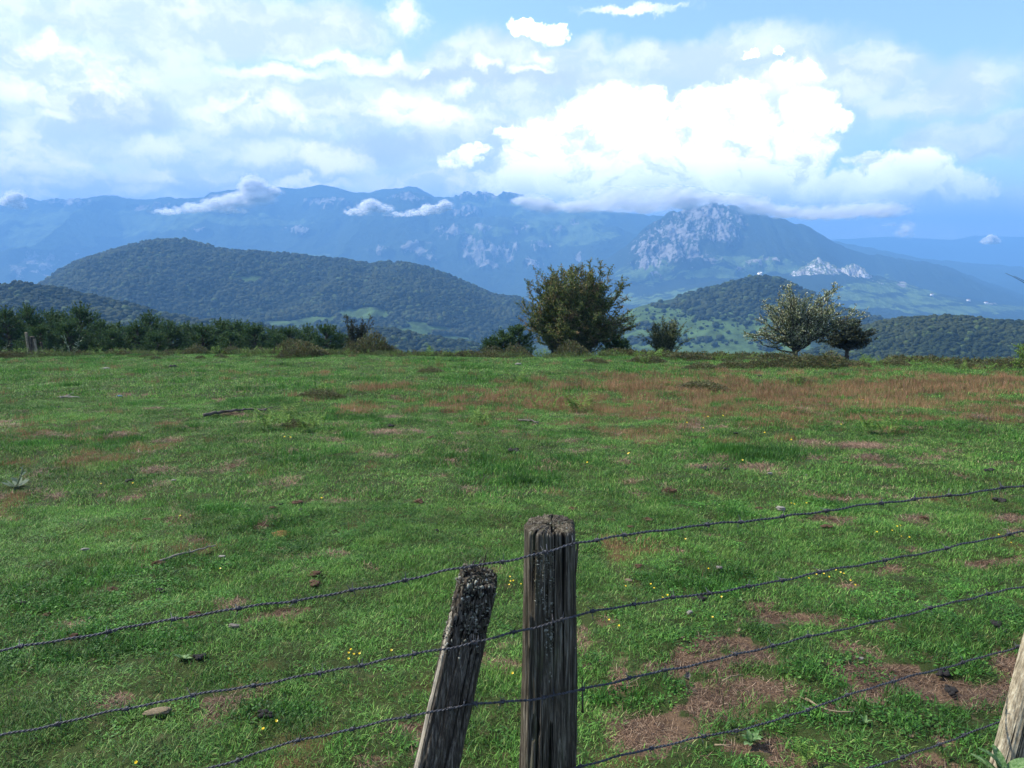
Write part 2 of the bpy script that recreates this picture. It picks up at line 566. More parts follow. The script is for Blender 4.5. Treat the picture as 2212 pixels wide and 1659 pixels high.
# ------------------------------------------------------------------ instancing for stuff (grass, far woods)
def scatter_group(name, coll):
    ng = bpy.data.node_groups.new(name, 'GeometryNodeTree')
    ng.interface.new_socket('Geometry', in_out='INPUT', socket_type='NodeSocketGeometry')
    ng.interface.new_socket('Geometry', in_out='OUTPUT', socket_type='NodeSocketGeometry')
    N, L = ng.nodes, ng.links
    gi, go = N.new('NodeGroupInput'), N.new('NodeGroupOutput')
    ci = N.new('GeometryNodeCollectionInfo'); ci.inputs[0].default_value = coll
    ci.inputs['Separate Children'].default_value = True; ci.inputs['Reset Children'].default_value = True
    ip = N.new('GeometryNodeInstanceOnPoints'); ip.inputs['Pick Instance'].default_value = True

    def named(nm, typ):
        a = N.new('GeometryNodeInputNamedAttribute'); a.data_type = typ; a.inputs[0].default_value = nm
        return a.outputs[0]
    L.new(gi.outputs[0], ip.inputs['Points']); L.new(ci.outputs[0], ip.inputs['Instance'])
    L.new(named('pick', 'INT'), ip.inputs['Instance Index'])
    er = N.new('FunctionNodeEulerToRotation'); L.new(named('turn', 'FLOAT_VECTOR'), er.inputs[0])
    L.new(er.outputs[0], ip.inputs['Rotation'])
    L.new(named('size', 'FLOAT_VECTOR'), ip.inputs['Scale'])
    L.new(ip.outputs[0], go.inputs[0])
    return ng


def scatter(name, meshes, P, pick, turn, size, mats=None):
    coll = bpy.data.collections.new(name + '_sources')
    for k, me in enumerate(meshes):
        coll.objects.link(bpy.data.objects.new('%s_source_%02d' % (name, k), me))
    me = bpy.data.meshes.new(name)
    n = len(P)
    me.vertices.add(n); me.vertices.foreach_set('co', np.asarray(P, np.float32).ravel())
    a = me.attributes.new('pick', 'INT', 'POINT'); a.data.foreach_set('value', np.asarray(pick, np.int32))
    a = me.attributes.new('turn', 'FLOAT_VECTOR', 'POINT'); a.data.foreach_set('vector', np.asarray(turn, np.float32).ravel())
    a = me.attributes.new('size', 'FLOAT_VECTOR', 'POINT'); a.data.foreach_set('vector', np.asarray(size, np.float32).ravel())
    me.update()
    o = link(name, me)
    md = o.modifiers.new('scatter', 'NODES'); md.node_group = scatter_group(name + '_scatter', coll)
    return o


# ------------------------------------------------------------------ hills and mountains
def nth(i, n):
    w_ = ['', 'second', 'third', 'fourth', 'fifth', 'sixth', 'seventh', 'eighth', 'ninth', 'tenth', 'eleventh', 'twelfth']
    if i == 0: return 'leftmost'
    if i == n - 1: return 'rightmost'
    if i <= n // 2: return w_[i] + ' from the left'
    return w_[n - 1 - i] + ' from the right'


def interp(pts, x):
    p = np.array(pts, float)
    return np.interp(x, p[:, 0], p[:, 1])


class Ridge:
    """a range of hills whose crest runs at about distance D; heights come from the skyline it shows"""
    def __init__(s, pts, D, W, foot, back=0.5, amp=0.18, scale=None, seed=0, px=(-260, 2480), fine=1.0, dvar=0.0, crest_noise=1.5, p=1.0):
        s.__dict__.update(pts=pts, D=D, W=W, foot=foot, back=back, amp=amp, seed=seed, px=px, dvar=dvar, cn=crest_noise, p=p)
        s.scale = scale or W * 0.35

    def point(s, u, v):
        """u: column (pixels along the skyline), v: -1 foot towards the viewer .. 0 crest .. 1 behind"""
        Dc = s.D * (1 + s.dvar * (fbm(u * 0.004, u * 0 + s.seed, o=2, seed=s.seed) - 0.5))
        row = interp(s.pts, u) + s.cn * (fbm(u * 0.06, u * 0 + 5.0, o=3, seed=s.seed + 3) - 0.5) * 2
        C = at(u, row, Dc)
        y = Dc + v * np.where(v < 0, s.W, s.W * s.back)
        x = C[..., 0] * (1 + 0.55 * (y / Dc - 1))
        a = np.abs(v)
        drop = (0.5 - 0.5 * np.cos(PI * np.clip(a, 0, 1) ** (0.92 * s.p))) * 0.55 + 0.45 * a ** 1.1
        H = C[..., 2] - s.foot
        n = fbm(x / s.scale, y / (s.scale * 1.3), o=6, seed=s.seed + 7)
        rid = 1 - np.abs(fbm(x / s.scale * 0.9 + 40, y / (s.scale * 2.2), o=5, seed=s.seed + 9) * 2 - 1) * 2
        z = C[..., 2] - H * drop + H * s.amp * ((n - 0.5) * 1.6 + (rid - 0.5) * 0.8 - 0.22 * (1 - np.clip(a * 2.2, 0, 1))) * np.clip(a * 3.2, 0, 1) * np.clip(1.15 - a, 0, 1)
        return np.stack([x, y, z], -1), C

    def grid(s, nu, nv):
        u = np.linspace(*s.px, nu); v = np.concatenate([np.linspace(-1, 0, nv), np.linspace(0, 1, nv // 3)[1:]])
        U, Vv = np.meshgrid(u, v)
        Pp, C = s.point(U, Vv)
        return U, Vv, Pp


def grid_faces(nr, nc):
    ii = np.arange(nr - 1)[:, None] * nc + np.arange(nc - 1)[None]
    return np.stack([ii, ii + 1, ii + nc + 1, ii + nc], -1).reshape(-1, 4)


def land_material(name, wood=(0.026, 0.046, 0.020), meadow=(0.085, 0.130, 0.040), rock=(0.36, 0.34, 0.31), scale=0.01, mead_amt=0.5, bump=30.0):
    m, t = material(name)
    g = t.n('ShaderNodeNewGeometry').outputs['Position']
    n1 = t.noise(g, scale, 5, 0.6); n2 = t.noise(g, scale * 12, 4, 0.7); n3 = t.noise(g, scale * 3.5, 6, 0.6)
    woodc = t.mix(n2, tuple(c * 0.7 for c in wood), tuple(c * 1.5 for c in wood))
    meadc = t.mix(t.ramp(n3, 0.35, 0.65), tuple(c * 0.6 for c in meadow), tuple(c * 1.25 for c in meadow))
    meadc = t.mix(t.ramp(n2, 0.55, 0.75), meadc, tuple(c * 0.5 for c in meadow))
    mead = t.math('ADD', t.attr('meadow'), t.ramp(n3, 0.3, 0.7, -0.35, 0.35, False))
    c = t.mix(t.ramp(mead, 0.44, 0.56), woodc, meadc)
    strata = t.noise(t.vm('MULTIPLY', t.n('ShaderNodeMapping', Vector=g, Rotation=(0, 0.55, 0)).outputs[0], (0.35, 0.35, 1.8)), scale * 6, 6, 0.75, 0.6)
    rockc = t.mix(t.ramp(strata, 0.35, 0.62), tuple(v * 0.35 for v in rock), rock)
    nv = t.noise(t.vm('MULTIPLY', g, (1.0, 0.5, 0.32)), scale * 9, 5, 0.68)
    rk = t.math('ADD', t.attr('rock'), t.ramp(nv, 0.3, 0.7, -0.80, 0.36, False))
    c = t.mix(t.ramp(rk, 0.47, 0.56), c, rockc)
    finish(t, c, 0.95, t.bump(n2, 0.8, bump), 0.05)
    return m


def ridge_mesh(name, R, nu, nv, mat, meadow=None, rock=None, relief=None):
    U, Vv, Pp = R.grid(nu, nv)
    x, y, z = Pp[..., 0], Pp[..., 1], Pp[..., 2]
    px, py = proj(x, y, z)
    md = blobs_at(px, py, meadow, 0.8) if meadow else np.zeros_like(px)
    rk = blobs_at(px, py, rock, 0.8) if rock else np.zeros_like(px)
    if relief is not None:
        sc, amp = relief
        cr = 1 - np.abs(fbm(x / sc, y / sc * 0.5, z / sc * 0.5, o=5, seed=77, gain=0.6) * 2 - 1)
        k = ss(0.25, 0.6, rk)
        Pp[..., 2] += k * (cr - 0.75) * amp
        Pp[..., 1] += k * (fbm(x / sc * 2, z / sc * 1.2, o=4, seed=78) - 0.5) * amp * 1.5
    o = link(name, mesh_np(name, Pp.reshape(-1, 3), grid_faces(*px.shape), mat, True, dict(meadow=md, rock=rk)))
    tag(o, kind='structure')
    return o


FLOOR = -330.0
m_far = land_material('far_mountain_cover', (0.030, 0.050, 0.026), (0.10, 0.15, 0.055), (0.38, 0.36, 0.33), 0.0022, bump=60)
m_mid = land_material('massif_cover', (0.026, 0.042, 0.024), (0.110, 0.165, 0.050), (0.38, 0.36, 0.35), 0.0045, bump=40)
m_hill = land_material('hill_cover', (0.022, 0.036, 0.016), (0.058, 0.098, 0.030), (0.3, 0.28, 0.25), 0.012, bump=4)

# valley floor, one sheet out to the far hills
vx = np.linspace(-15500, 15500, 160); vy = np.linspace(-2500, 13500, 120)
VX, VY = np.meshgrid(vx, vy)
VZ = FLOOR - 12 + (fbm(VX / 900, VY / 900, o=4, seed=51) - 0.5) * 90 - 60 * ss(6500, 9000, VY)
vmd = 0.35 + 0.5 * fbm(VX / 500, VY / 500, o=3, seed=52)
valley = link('valley_floor', mesh_np('valley_floor', np.stack([VX, VY, VZ], -1).reshape(-1, 3), grid_faces(*VX.shape), m_mid, True, dict(meadow=vmd, rock=vmd * 0)))
tag(valley, kind='structure')

R0 = Ridge([(-300, 500), (1000, 505), (1700, 522), (1880, 513), (1930, 511), (1990, 514), (2060, 518), (2110, 509), (2212, 512), (2500, 520)], 11500, 1600, FLOOR - 60, seed=1, amp=0.1)
ridge_mesh('distant_hills', R0, 300, 40, m_far)
RB = Ridge([(1500, 600), (1850, 572), (1990, 572), (2100, 578), (2212, 592), (2500, 600)], 8600, 900, FLOOR - 60, seed=8, amp=0.15, px=(1500, 2700))
ridge_mesh('distant_hills', RB, 150, 40, m_far, meadow=[(2150, 590, 70, 5), (2050, 580, 50, 4)])

S1 = [(-300, 470), (-100, 450), (0, 440), (50, 424), (85, 433), (130, 430), (165, 433), (200, 425), (240, 422), (300, 433), (370, 425), (380, 430), (450, 425),
      (520, 411), (560, 406), (600, 403), (640, 407), (690, 399), (720, 403), (760, 414), (800, 415), (830, 409), (860, 405), (900, 403), (940, 425), (975, 427),
      (1010, 421), (1080, 418), (1130, 424), (1200, 440), (1300, 455), (1450, 470), (1600, 480), (1800, 520), (2000, 560), (2500, 600)]
R1 = Ridge(S1, 7000, 2700, FLOOR, seed=2, amp=0.40, scale=900, crest_noise=2.5, p=0.8)
ridge_mesh('mountain_range', R1, 900, 150, m_far,
           meadow=[(240, 470, 300, 16), (150, 500, 140, 14), (80, 520, 120, 14), (330, 490, 90, 10), (1210, 470, 90, 30), (1230, 510, 90, 18), (1060, 500, 60, 10), (620, 560, 80, 12), (560, 480, 100, 8), (1060, 440, 60, 8)],
           rock=[(900, 540, 36, 16), (1030, 545, 36, 26), (1040, 497, 26, 9), (1095, 560, 20, 16), (1080, 540, 14, 20), (1130, 495, 22, 9), (1170, 530, 24, 12), (1205, 500, 16, 10),
                 (1060, 575, 26, 8), (930, 560, 16, 6), (1050, 425, 70, 8), (1110, 540, 10, 16), (1250, 550, 10, 10), (60, 560, 30, 22), (100, 575, 24, 24), (150, 590, 20, 14), (30, 590, 20, 14), (165, 560, 14, 10), (430, 500, 30, 5),
                 (1000, 455, 30, 12), (1240, 480, 12, 8), (700, 440, 60, 10), (880, 430, 40, 10), (330, 450, 60, 8), (150, 440, 60, 6), (970, 500, 30, 14), (1150, 570, 20, 14), (820, 545, 30, 8), (640, 500, 30, 8), (1010, 520, 16, 12)], relief=(160, 130))

S2 = [(900, 700), (1100, 668), (1180, 640), (1260, 590), (1330, 545), (1390, 498), (1440, 466), (1500, 448), (1540, 440), (1590, 445), (1640, 462), (1700, 475), (1750, 492),
      (1790, 515), (1830, 538), (1870, 548), (1920, 553), (1960, 561), (2010, 569), (2050, 578), (2100, 597), (2150, 615), (2212, 638), (2500, 690)]
R2 = Ridge(S2, 5000, 1900, FLOOR, seed=3, amp=0.22, scale=620, crest_noise=4, p=0.85, px=(900, 2600))
ridge_mesh('rocky_massif', R2, 900, 170, m_mid,
           meadow=[(1560, 590, 90, 10), (1640, 570, 80, 14), (1700, 580, 60, 10), (1590, 560, 50, 8), (1400, 590, 60, 20), (1300, 640, 80, 8), (1250, 620, 60, 8), (1860, 600, 60, 8)],
           rock=[(1520, 470, 70, 28), (1470, 510, 80, 34), (1440, 550, 66, 24), (1400, 570, 36, 14), (1560, 505, 46, 26), (1500, 545, 30, 16), (1395, 540, 30, 20), (1600, 480, 16, 16),
                 (1530, 560, 26, 8), (1630, 573, 20, 8), (1600, 590, 14, 5), (1420, 600, 20, 5), (1665, 562, 20, 5)], relief=(120, 120))

S3 = [(900, 760), (1100, 690), (1240, 668), (1380, 640), (1480, 618), (1560, 604), (1640, 596), (1700, 592), (1760, 584), (1800, 580), (1850, 584), (1890, 594), (1930, 606), (1990, 624), (2060, 640),
      (2130, 652), (2212, 662), (2500, 690)]
R3 = Ridge(S3, 3700, 1500, FLOOR, seed=4, amp=0.14, scale=420, crest_noise=3, px=(900, 2600))
ridge_mesh('foothills', R3, 700, 120, m_mid,
           meadow=[(1900, 620, 70, 12), (1960, 650, 90, 10), (1830, 640, 60, 10), (2060, 670, 120, 8), (2160, 665, 60, 6), (1560, 640, 120, 16), (1400, 650, 80, 8), (1880, 660, 40, 6), (2000, 632, 40, 6)],
           rock=[(1950, 612, 14, 10), (2140, 657, 16, 2)], relief=(60, 20))

S4 = [(-300, 700), (-60, 680), (50, 642), (95, 618), (130, 590), (170, 568), (220, 552), (270, 535), (320, 523), (345, 519), (400, 521), (430, 529), (480, 540), (560, 547), (640, 552),
      (700, 558), (760, 566), (800, 573), (830, 568), (870, 570), (920, 580), (970, 597), (1020, 618), (1055, 636), (1080, 642), (1115, 644), (1150, 663), (1190, 688), (1240, 722), (1400, 800)]
R4 = Ridge(S4, 1750, 800, -215, seed=6, amp=0.17, scale=230, crest_noise=2, p=1.1, px=(-260, 1330))
MEAD4 = [(785, 680, 50, 16), (650, 700, 30, 8), (930, 712, 70, 8), (870, 722, 50, 9), (960, 733, 70, 8), (900, 700, 30, 6), (530, 604, 26, 6), (548, 603, 18, 9), (600, 700, 40, 8), (690, 690, 40, 6)]
ridge_mesh('wooded_hill', R4, 400, 120, m_hill, meadow=MEAD4)
S5 = [(-300, 605), (-100, 608), (0, 618), (60, 616), (110, 624), (150, 632), (220, 647), (290, 664), (350, 684), (430, 697), (520, 702), (620, 715), (700, 716), (780, 712), (850, 715), (900, 728), (1000, 745), (1200, 790)]
R5 = Ridge(S5, 800, 420, -160, seed=7, amp=0.13, scale=120, crest_noise=2, px=(-400, 1200))
ridge_mesh('wooded_hill', R5, 300, 90, m_hill)
S6 = [(1150, 745), (1260, 715), (1330, 685), (1380, 662), (1450, 647), (1530, 630), (1590, 612), (1620, 602), (1650, 598), (1690, 606), (1740, 632), (1800, 660), (1850, 676), (1900, 690), (1960, 705), (2100, 750), (2500, 850)]
R6 = Ridge(S6, 1350, 640, -200, seed=9, amp=0.12, scale=170, crest_noise=2, px=(1130, 2400))
MEAD6 = [(1400, 680, 60, 26), (1480, 690, 90, 30), (1600, 700, 60, 30), (1500, 740, 160, 40), (1650, 740, 90, 30), (1420, 660, 40, 8), (1560, 720, 90, 30)]
ridge_mesh('meadow_hill', R6, 300, 120, m_hill, meadow=MEAD6)
S7 = [(1500, 830), (1700, 790), (1780, 755), (1840, 722), (1880, 705), (1930, 694), (1990, 687), (2060, 685), (2110, 692), (2160, 698), (2212, 701), (2400, 712), (2700, 730)]
R7 = Ridge(S7, 640, 330, -140, seed=10, amp=0.14, scale=100, crest_noise=2, px=(1500, 2700))
ridge_mesh('wooded_hill', R7, 250, 90, m_hill)


# ------------------------------------------------------------------ far woods
def crown_mesh(k, seed, lump=0.36, flat=0.9, sub=4):
    V, F = ICO[sub]
    n = fbm(V[:, 0] * 1.9 + 9, V[:, 1] * 1.9, V[:, 2] * 1.9 + 5, o=4, seed=seed, gain=0.62)
    r = 1 + (n - 0.5) * 2 * lump * 1.6
    P = V * r[:, None] * np.array([1, 1, flat])
    P[:, 2] = np.where(P[:, 2] < -0.35, -0.35 + (P[:, 2] + 0.35) * 0.4, P[:, 2])
    P[:, 2] += 0.40
    return mesh_np('crown_%d' % k, P, F, M_WOOD, True)


m, t = material('woodland_foliage')
oi = t.n('ShaderNodeObjectInfo').outputs['Random']
g = t.n('ShaderNodeTexCoord').outputs['Object']
nn = t.noise(g, 5.0, 5, 0.7)
c = t.mix(oi, (0.011, 0.021, 0.009), (0.031, 0.046, 0.016))
wl = t.noise(t.n('ShaderNodeObjectInfo').outputs['Location'], 0.012, 4, 0.6)
c = t.mix(t.ramp(wl, 0.45, 0.62, 0, 0.6), c, (0.055, 0.066, 0.020))
c = t.mix(t.ramp(oi, 0.88, 0.97), c, (0.065, 0.098, 0.028))
c = t.mix(t.ramp(nn, 0.35, 0.65), t.vm('MULTIPLY', c, (0.55, 0.55, 0.6)), c)
finish(t, c, 0.9, t.bump(nn, 1.0, 0.35), 0.1)
M_WOOD = m
CROWNS = [crown_mesh(k, 100 + k, sub=3) for k in range(6)]


def wood(name, R, n, size, skip=None, keep=None, vr=(-0.98, 0.12), ur=None, label=''):
    ur = ur or R.px
    u = RNG.uniform(*ur, n); v = RNG.uniform(*vr, n)
    P, C = R.point(u, v)
    px, py = proj(P[:, 0], P[:, 1], P[:, 2])
    k = np.ones(n, bool)
    nz = (fbm(P[:, 0] / 60, P[:, 1] / 60, o=3, seed=61) - 0.5) * 1.0
    if skip: k &= blobs_at(px, py, skip, 0.6) + nz * 0.5 < 0.5
    if keep: k &= blobs_at(px, py, keep, 0.8) + nz > 0.5
    P = P[k]; n = len(P)
    s = size * (0.5 + 0.95 * RNG.uniform(0, 1, n) ** 1.6) * (0.75 + 0.5 * fbm(P[:, 0] / 90, P[:, 1] / 90, o=2, seed=66))
    S = np.stack([s, s, s * RNG.uniform(0.8, 1.15, n)], 1)
    o = scatter(name, CROWNS, P, RNG.integers(0, 6, n), np.stack([0 * s, 0 * s, RNG.uniform(0, 6.28, n)], 1), S)
    tag(o, label, 'woodland', kind='stuff')
    return o


wood('woodland', R4, 56000, 4.0, skip=MEAD4, label='dense beech wood covering the large rounded hill on the left')
wood('woodland', R5, 19000, 3.0, ur=(-300, 1100), label='dark wood on the lower hill at the left edge')
wood('woodland', R7, 26000, 2.1, ur=(1550, 2600), label='dark dense wood on the near hill at the right edge')
KEEP6 = [(1560, 665, 90, 26), (1500, 660, 50, 20), (1430, 662, 40, 5), (1400, 705, 30, 10), (1620, 690, 50, 14), (1590, 632, 80, 26), (1660, 630, 60, 30), (1520, 650, 46, 16), (1730, 665, 80, 36), (1830, 690, 70, 22), (1900, 720, 80, 26), (1600, 665, 50, 14), (1350, 740, 60, 8), (1480, 738, 60, 5), (1650, 745, 40, 14), (1640, 690, 20, 10)]
wood('woodland', R6, 17000, 4.0, keep=KEEP6, label='wood capping the meadow hill between the two big hawthorns')

wood('woodland', R6, 2000, 1.7, keep=[(1440, 690, 100, 34), (1560, 700, 120, 30), (1500, 740, 120, 14)], ur=(1300, 1750), label='loose scrub and small thorn bushes strewn over the open meadow hill slope')

# single trees standing apart on the meadow hill
m, t = material('hillside_leaves')
nn = t.noise(t.n('ShaderNodeTexCoord').outputs['Object'], 4.0, 5, 0.7)
finish(t, t.mix(nn, (0.014, 0.026, 0.010), (0.045, 0.065, 0.020)), 0.9, t.bump(nn, 1.0, 0.4), 0.1)
m_hl = m
m, t = material('far_bark'); finish(t, (0.05, 0.04, 0.03), 0.9)
m_fb = m
hc = [crown_mesh(k + 10, 150 + k, sub=3) for k in range(4)]
for me_ in hc: me_.materials.clear(); me_.materials.append(m_hl)
mb = MB(); mb.tube([(0, 0, -1.2), (0, 0, 0.3)], [0.12, 0.07], 6)
ht = mb.mesh('far_trunk', m_fb)
spots = [(1395, 672), (1410, 690), (1432, 676), (1448, 700), (1462, 684), (1475, 670), (1500, 694), (1512, 712), (1530, 688), (1425, 655), (1545, 706), (1562, 690), (1480, 728),
         (1395, 700), (1575, 722), (1610, 704), (1626, 722), (1590, 742), (1540, 748), (1440, 718), (1655, 716), (1498, 675), (1416, 712), (1640, 700), (1668, 735), (1555, 734)]
vs = np.linspace(-0.95, -0.02, 500)
for i, (sx, sy) in enumerate(spots):
    best = None
    uu = np.linspace(sx - 160, sx + 160, 81)
    U_, V_ = np.meshgrid(uu, vs[::5])
    P, _ = R6.point(U_, V_)
    qx, qy = proj(P[..., 0], P[..., 1], P[..., 2])
    k = np.argmin((qx - sx) ** 2 + (qy - sy) ** 2)
    p = P.reshape(-1, 3)[k]
    s = random.uniform(2.6, 5.6)
    o = empty('hillside_tree', (p[0], p[1], p[2] + s * 0.35), random.uniform(0, 6), s)
    band = 'upper' if sy < 682 else 'middle' if sy < 710 else 'lower'
    same = sorted(q for q in spots if ('upper' if q[1] < 682 else 'middle' if q[1] < 710 else 'lower') == band)
    tag(o, '%s tree in the %s scatter on the meadow hill' % (nth(same.index((sx, sy)), len(same)), band), 'tree', 'single trees on the meadow hill')
    link('crown', hc[i % 4], o); link('trunk', ht, o)


# ------------------------------------------------------------------ bark, leaves
def bark(name, a, b, scale=6.0, stretch=(1, 1, 0.25), bump=0.01):
    m, t = material(name)
    g = t.n('ShaderNodeTexCoord').outputs['Object']
    n = t.noise(t.vm('MULTIPLY', g, stretch), scale, 5, 0.65)
    finish(t, t.mix(n, a, b), 0.9, t.bump(n, 0.8, bump), 0.15)
    return m


def leafmat(name, stops, scale=1.1, trans=0.22, patch=None, pl=(0.5, 0.7)):
    m, t = material(name)
    isl = t.n('ShaderNodeNewGeometry').outputs['Random Per Island']
    c = t.cramp(isl, stops)
    if patch:
        g = t.n('ShaderNodeTexCoord').outputs['Object']
        n = t.noise(g, scale, 4, 0.6)
        c = t.mix(t.math('MULTIPLY', t.ramp(n, *pl), t.ramp(isl, 0.1, 0.7, 0.4, 1.0)), c, patch)
    finish(t, c, 0.75, None, 0.2, trans)
    return m


M_BARK = bark('hawthorn_bark', (0.030, 0.025, 0.020), (0.085, 0.075, 0.062))
M_HAW = leafmat('hawthorn_leaves', [(0, (0.042, 0.078, 0.020)), (0.4, (0.100, 0.150, 0.038)), (0.75, (0.170, 0.200, 0.056)), (1, (0.27, 0.22, 0.09))], 1.6, patch=(0.24, 0.155, 0.078), pl=(0.50, 0.66))
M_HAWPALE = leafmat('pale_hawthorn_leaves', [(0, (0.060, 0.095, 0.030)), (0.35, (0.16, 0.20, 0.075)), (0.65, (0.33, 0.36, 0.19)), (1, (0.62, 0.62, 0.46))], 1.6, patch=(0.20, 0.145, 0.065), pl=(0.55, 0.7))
M_HAWDARK = leafmat('dark_hawthorn_leaves', [(0, (0.018, 0.028, 0.014)), (0.6, (0.034, 0.046, 0.022)), (1, (0.06, 0.07, 0.034))])  # darker leaf tones, varied at random per leaf
M_PINE = leafmat('bush_needles', [(0, (0.018, 0.042, 0.015)), (0.5, (0.042, 0.086, 0.028)), (1, (0.085, 0.150, 0.045))], 0.9, patch=(0.085, 0.135, 0.036), pl=(0.55, 0.7))
M_HEATH = leafmat('heather_sprigs', [(0, (0.040, 0.042, 0.018)), (0.35, (0.085, 0.080, 0.036)), (0.7, (0.075, 0.110, 0.034)), (1, (0.17, 0.13, 0.065))])
M_FERN = leafmat('bracken_leaflets', [(0, (0.070, 0.145, 0.022)), (0.5, (0.115, 0.215, 0.034)), (1, (0.19, 0.29, 0.060))], trans=0.35)
M_GREYPLANT = leafmat('thistle_leaf', [(0, (0.10, 0.14, 0.08)), (1, (0.20, 0.25, 0.17))], trans=0.2)


# ------------------------------------------------------------------ trees
def bez(p0, p1, p2, n):
    t = np.linspace(0, 1, n)[:, None]
    return (1 - t) ** 2 * p0 + 2 * (1 - t) * t * p1 + t * t * p2


def hawthorn(tips, rng, stems=7, base_r=0.5, stem_r=0.10, twig=0.55, nt=15, nl=16, leaf=(0.075, 0.05), start=0.3, rise=0.55, sweep=0.0, kinkiness=0.10, tw_up=0.12):
    """tips: (n,3) ends of the branches. returns wood MB, leaf MB"""
    wd, lf = MB(), MB()
    sb = []
    for i in range(stems):
        a = i / stems * 2 * PI + rng.uniform(-0.4, 0.4)
        r0 = base_r * rng.uniform(0.3, 1.0) if stems > 1 else 0
        b = np.array([math.cos(a) * r0, math.sin(a) * r0 * 0.8, -0.15])
        h = rng.uniform(0.8, 1.25)
        top = b + np.array([math.cos(a) * (0.25 if stems > 1 else 0.0), math.sin(a) * (0.2 if stems > 1 else 0), h])
        mid = (b + top) / 2 + rng.normal(size=3) * 0.08
        wd.tube(bez(b, mid, top, 7), np.linspace(stem_r * rng.uniform(0.8, 1.3), stem_r * 0.6, 7), 8)
        sb.append((b, mid, top))
    sb_top = np.array([s[2] for s in sb])
    for T in tips:
        k = np.argmin(np.linalg.norm((sb_top - T)[:, :2], axis=1) + rng.uniform(0, 0.8, len(sb)))
        b, mid, top = sb[k]
        f = rng.uniform(start, 1.0)
        p0 = bez(b, mid, top, 21)[int(f * 20)]
        L = np.linalg.norm(T - p0)
        p1 = p0 + np.array([(T[0] - p0[0]) * 0.35, (T[1] - p0[1]) * 0.35, (T[2] - p0[2]) * rise + 0.10 * L])
        n = 16
        Pp = bez(p0, p1, T, n)
        kink = rng.normal(size=(n, 3)) * kinkiness * L * 0.14 * np.sin(np.linspace(0, PI, n))[:, None]
        kink = (kink + np.roll(kink, 1, 0) + np.roll(kink, -1, 0)) / 2
        Pp = Pp + kink
        Pp[-1] = T
        wd.tube(Pp, np.linspace(stem_r * 0.38 * min(1, L / 3 + .3), 0.006, n), 5, cap=False)
        tan = np.gradient(Pp, axis=0); tan /= np.linalg.norm(tan, axis=1, keepdims=True)
        m_ = int(nt * min(1.3, 0.35 + L / 3.2))
        ts = rng.uniform(0.22, 1.0, m_) ** 0.8
        for tt in ts:
            i = min(n - 1, int(tt * (n - 1)))
            q0 = Pp[i]
            d = tan[i] * rng.uniform(0.5, 1.3) + rng.normal(size=3) * np.array([0.8, 0.8, 0.17]) + np.array([sweep, 0, tw_up])
            d /= np.linalg.norm(d)
            ln = twig * rng.uniform(0.45, 1.15) * (1.15 - 0.45 * tt)
            q = bez(q0, q0 + d * ln * 0.5 + np.array([0, 0, 0.06]), q0 + d * ln + np.array([0, 0, rng.uniform(-0.05, 0.10)]), 4)
            wd.tube(q, [0.010, 0.008, 0.006, 0.003], 3, cap=False)
            m2 = max(6, int(nl * 1.5 * ln / twig))
            s = rng.uniform(0.05, 1.02, m2)
            c = q0 + (q[-1] - q0) * s[:, None] + rng.normal(size=(m2, 3)) * np.array([.045, .045, .022])
            tdir = d[None] + rng.normal(size=(m2, 3)) * 0.6
            lf.leaves(c, tdir, leaf[0] * rng.uniform(0.7, 1.35, m2), leaf[1] * rng.uniform(0.7, 1.3, m2), 0.75, rng)
        # leaves on the main branch, thinning to a bare point
        m3 = int(60 * L / 2.5)
        s = rng.uniform(0.35, 0.99, m3)
        idx = s * (n - 1); i0 = np.clip(idx.astype(int), 0, n - 2)
        c = Pp[i0] + (Pp[i0 + 1] - Pp[i0]) * (idx - i0)[:, None] + rng.normal(size=(m3, 3)) * 0.045
        lf.leaves(c, tan[i0] + rng.normal(size=(m3, 3)) * 0.7, leaf[0] * rng.uniform(0.8, 1.3, m3), leaf[1] * rng.uniform(0.8, 1.3, m3), 0.3, rng)
    return wd, lf


def crown_tips(prof, n, rng, depth=0.85, inner=0.35, lift=0.0):
    """prof: list of (height, half width left, half width right)"""
    pr = np.array(prof, float)
    out = []
    h0, h1 = pr[0, 0], pr[-1, 0]
    while len(out) < n:
        h = rng.uniform(h0, h1)
        wl, wr = np.interp(h, pr[:, 0], pr[:, 1]), np.interp(h, pr[:, 0], pr[:, 2])
        if rng.uniform() > ((wl + wr) / (pr[:, 1] + pr[:, 2]).max()) ** 1.0 * 0.95 + 0.1: continue
        a = rng.uniform(0, 2 * PI)
        rr = 1 - inner * rng.uniform() ** 1.4
        x = math.cos(a); y = math.sin(a)
        out.append([(wr if x > 0 else wl) * x * rr, y * depth * (wl + wr) / 2 * rr, h + lift * rr])
    return np.array(out)


def place(px, Y, sink=0.05):
    dx, dy, _ = pdir(px, 760)
    x = float(dx / dy * Y)
    return (x, Y, float(ground(x, Y)) - sink)


def put_tree(name, label, wd, lf, mleaf, loc, cat='tree', group=None, mbark=None):
    o = empty(name, loc)
    tag(o, label, cat, group)
    link('trunk', wd.mesh('trunk', mbark or M_BARK, True), o)
    link('crown', lf.mesh('crown', mleaf), o)
    return o


rng = np.random.default_rng(21)
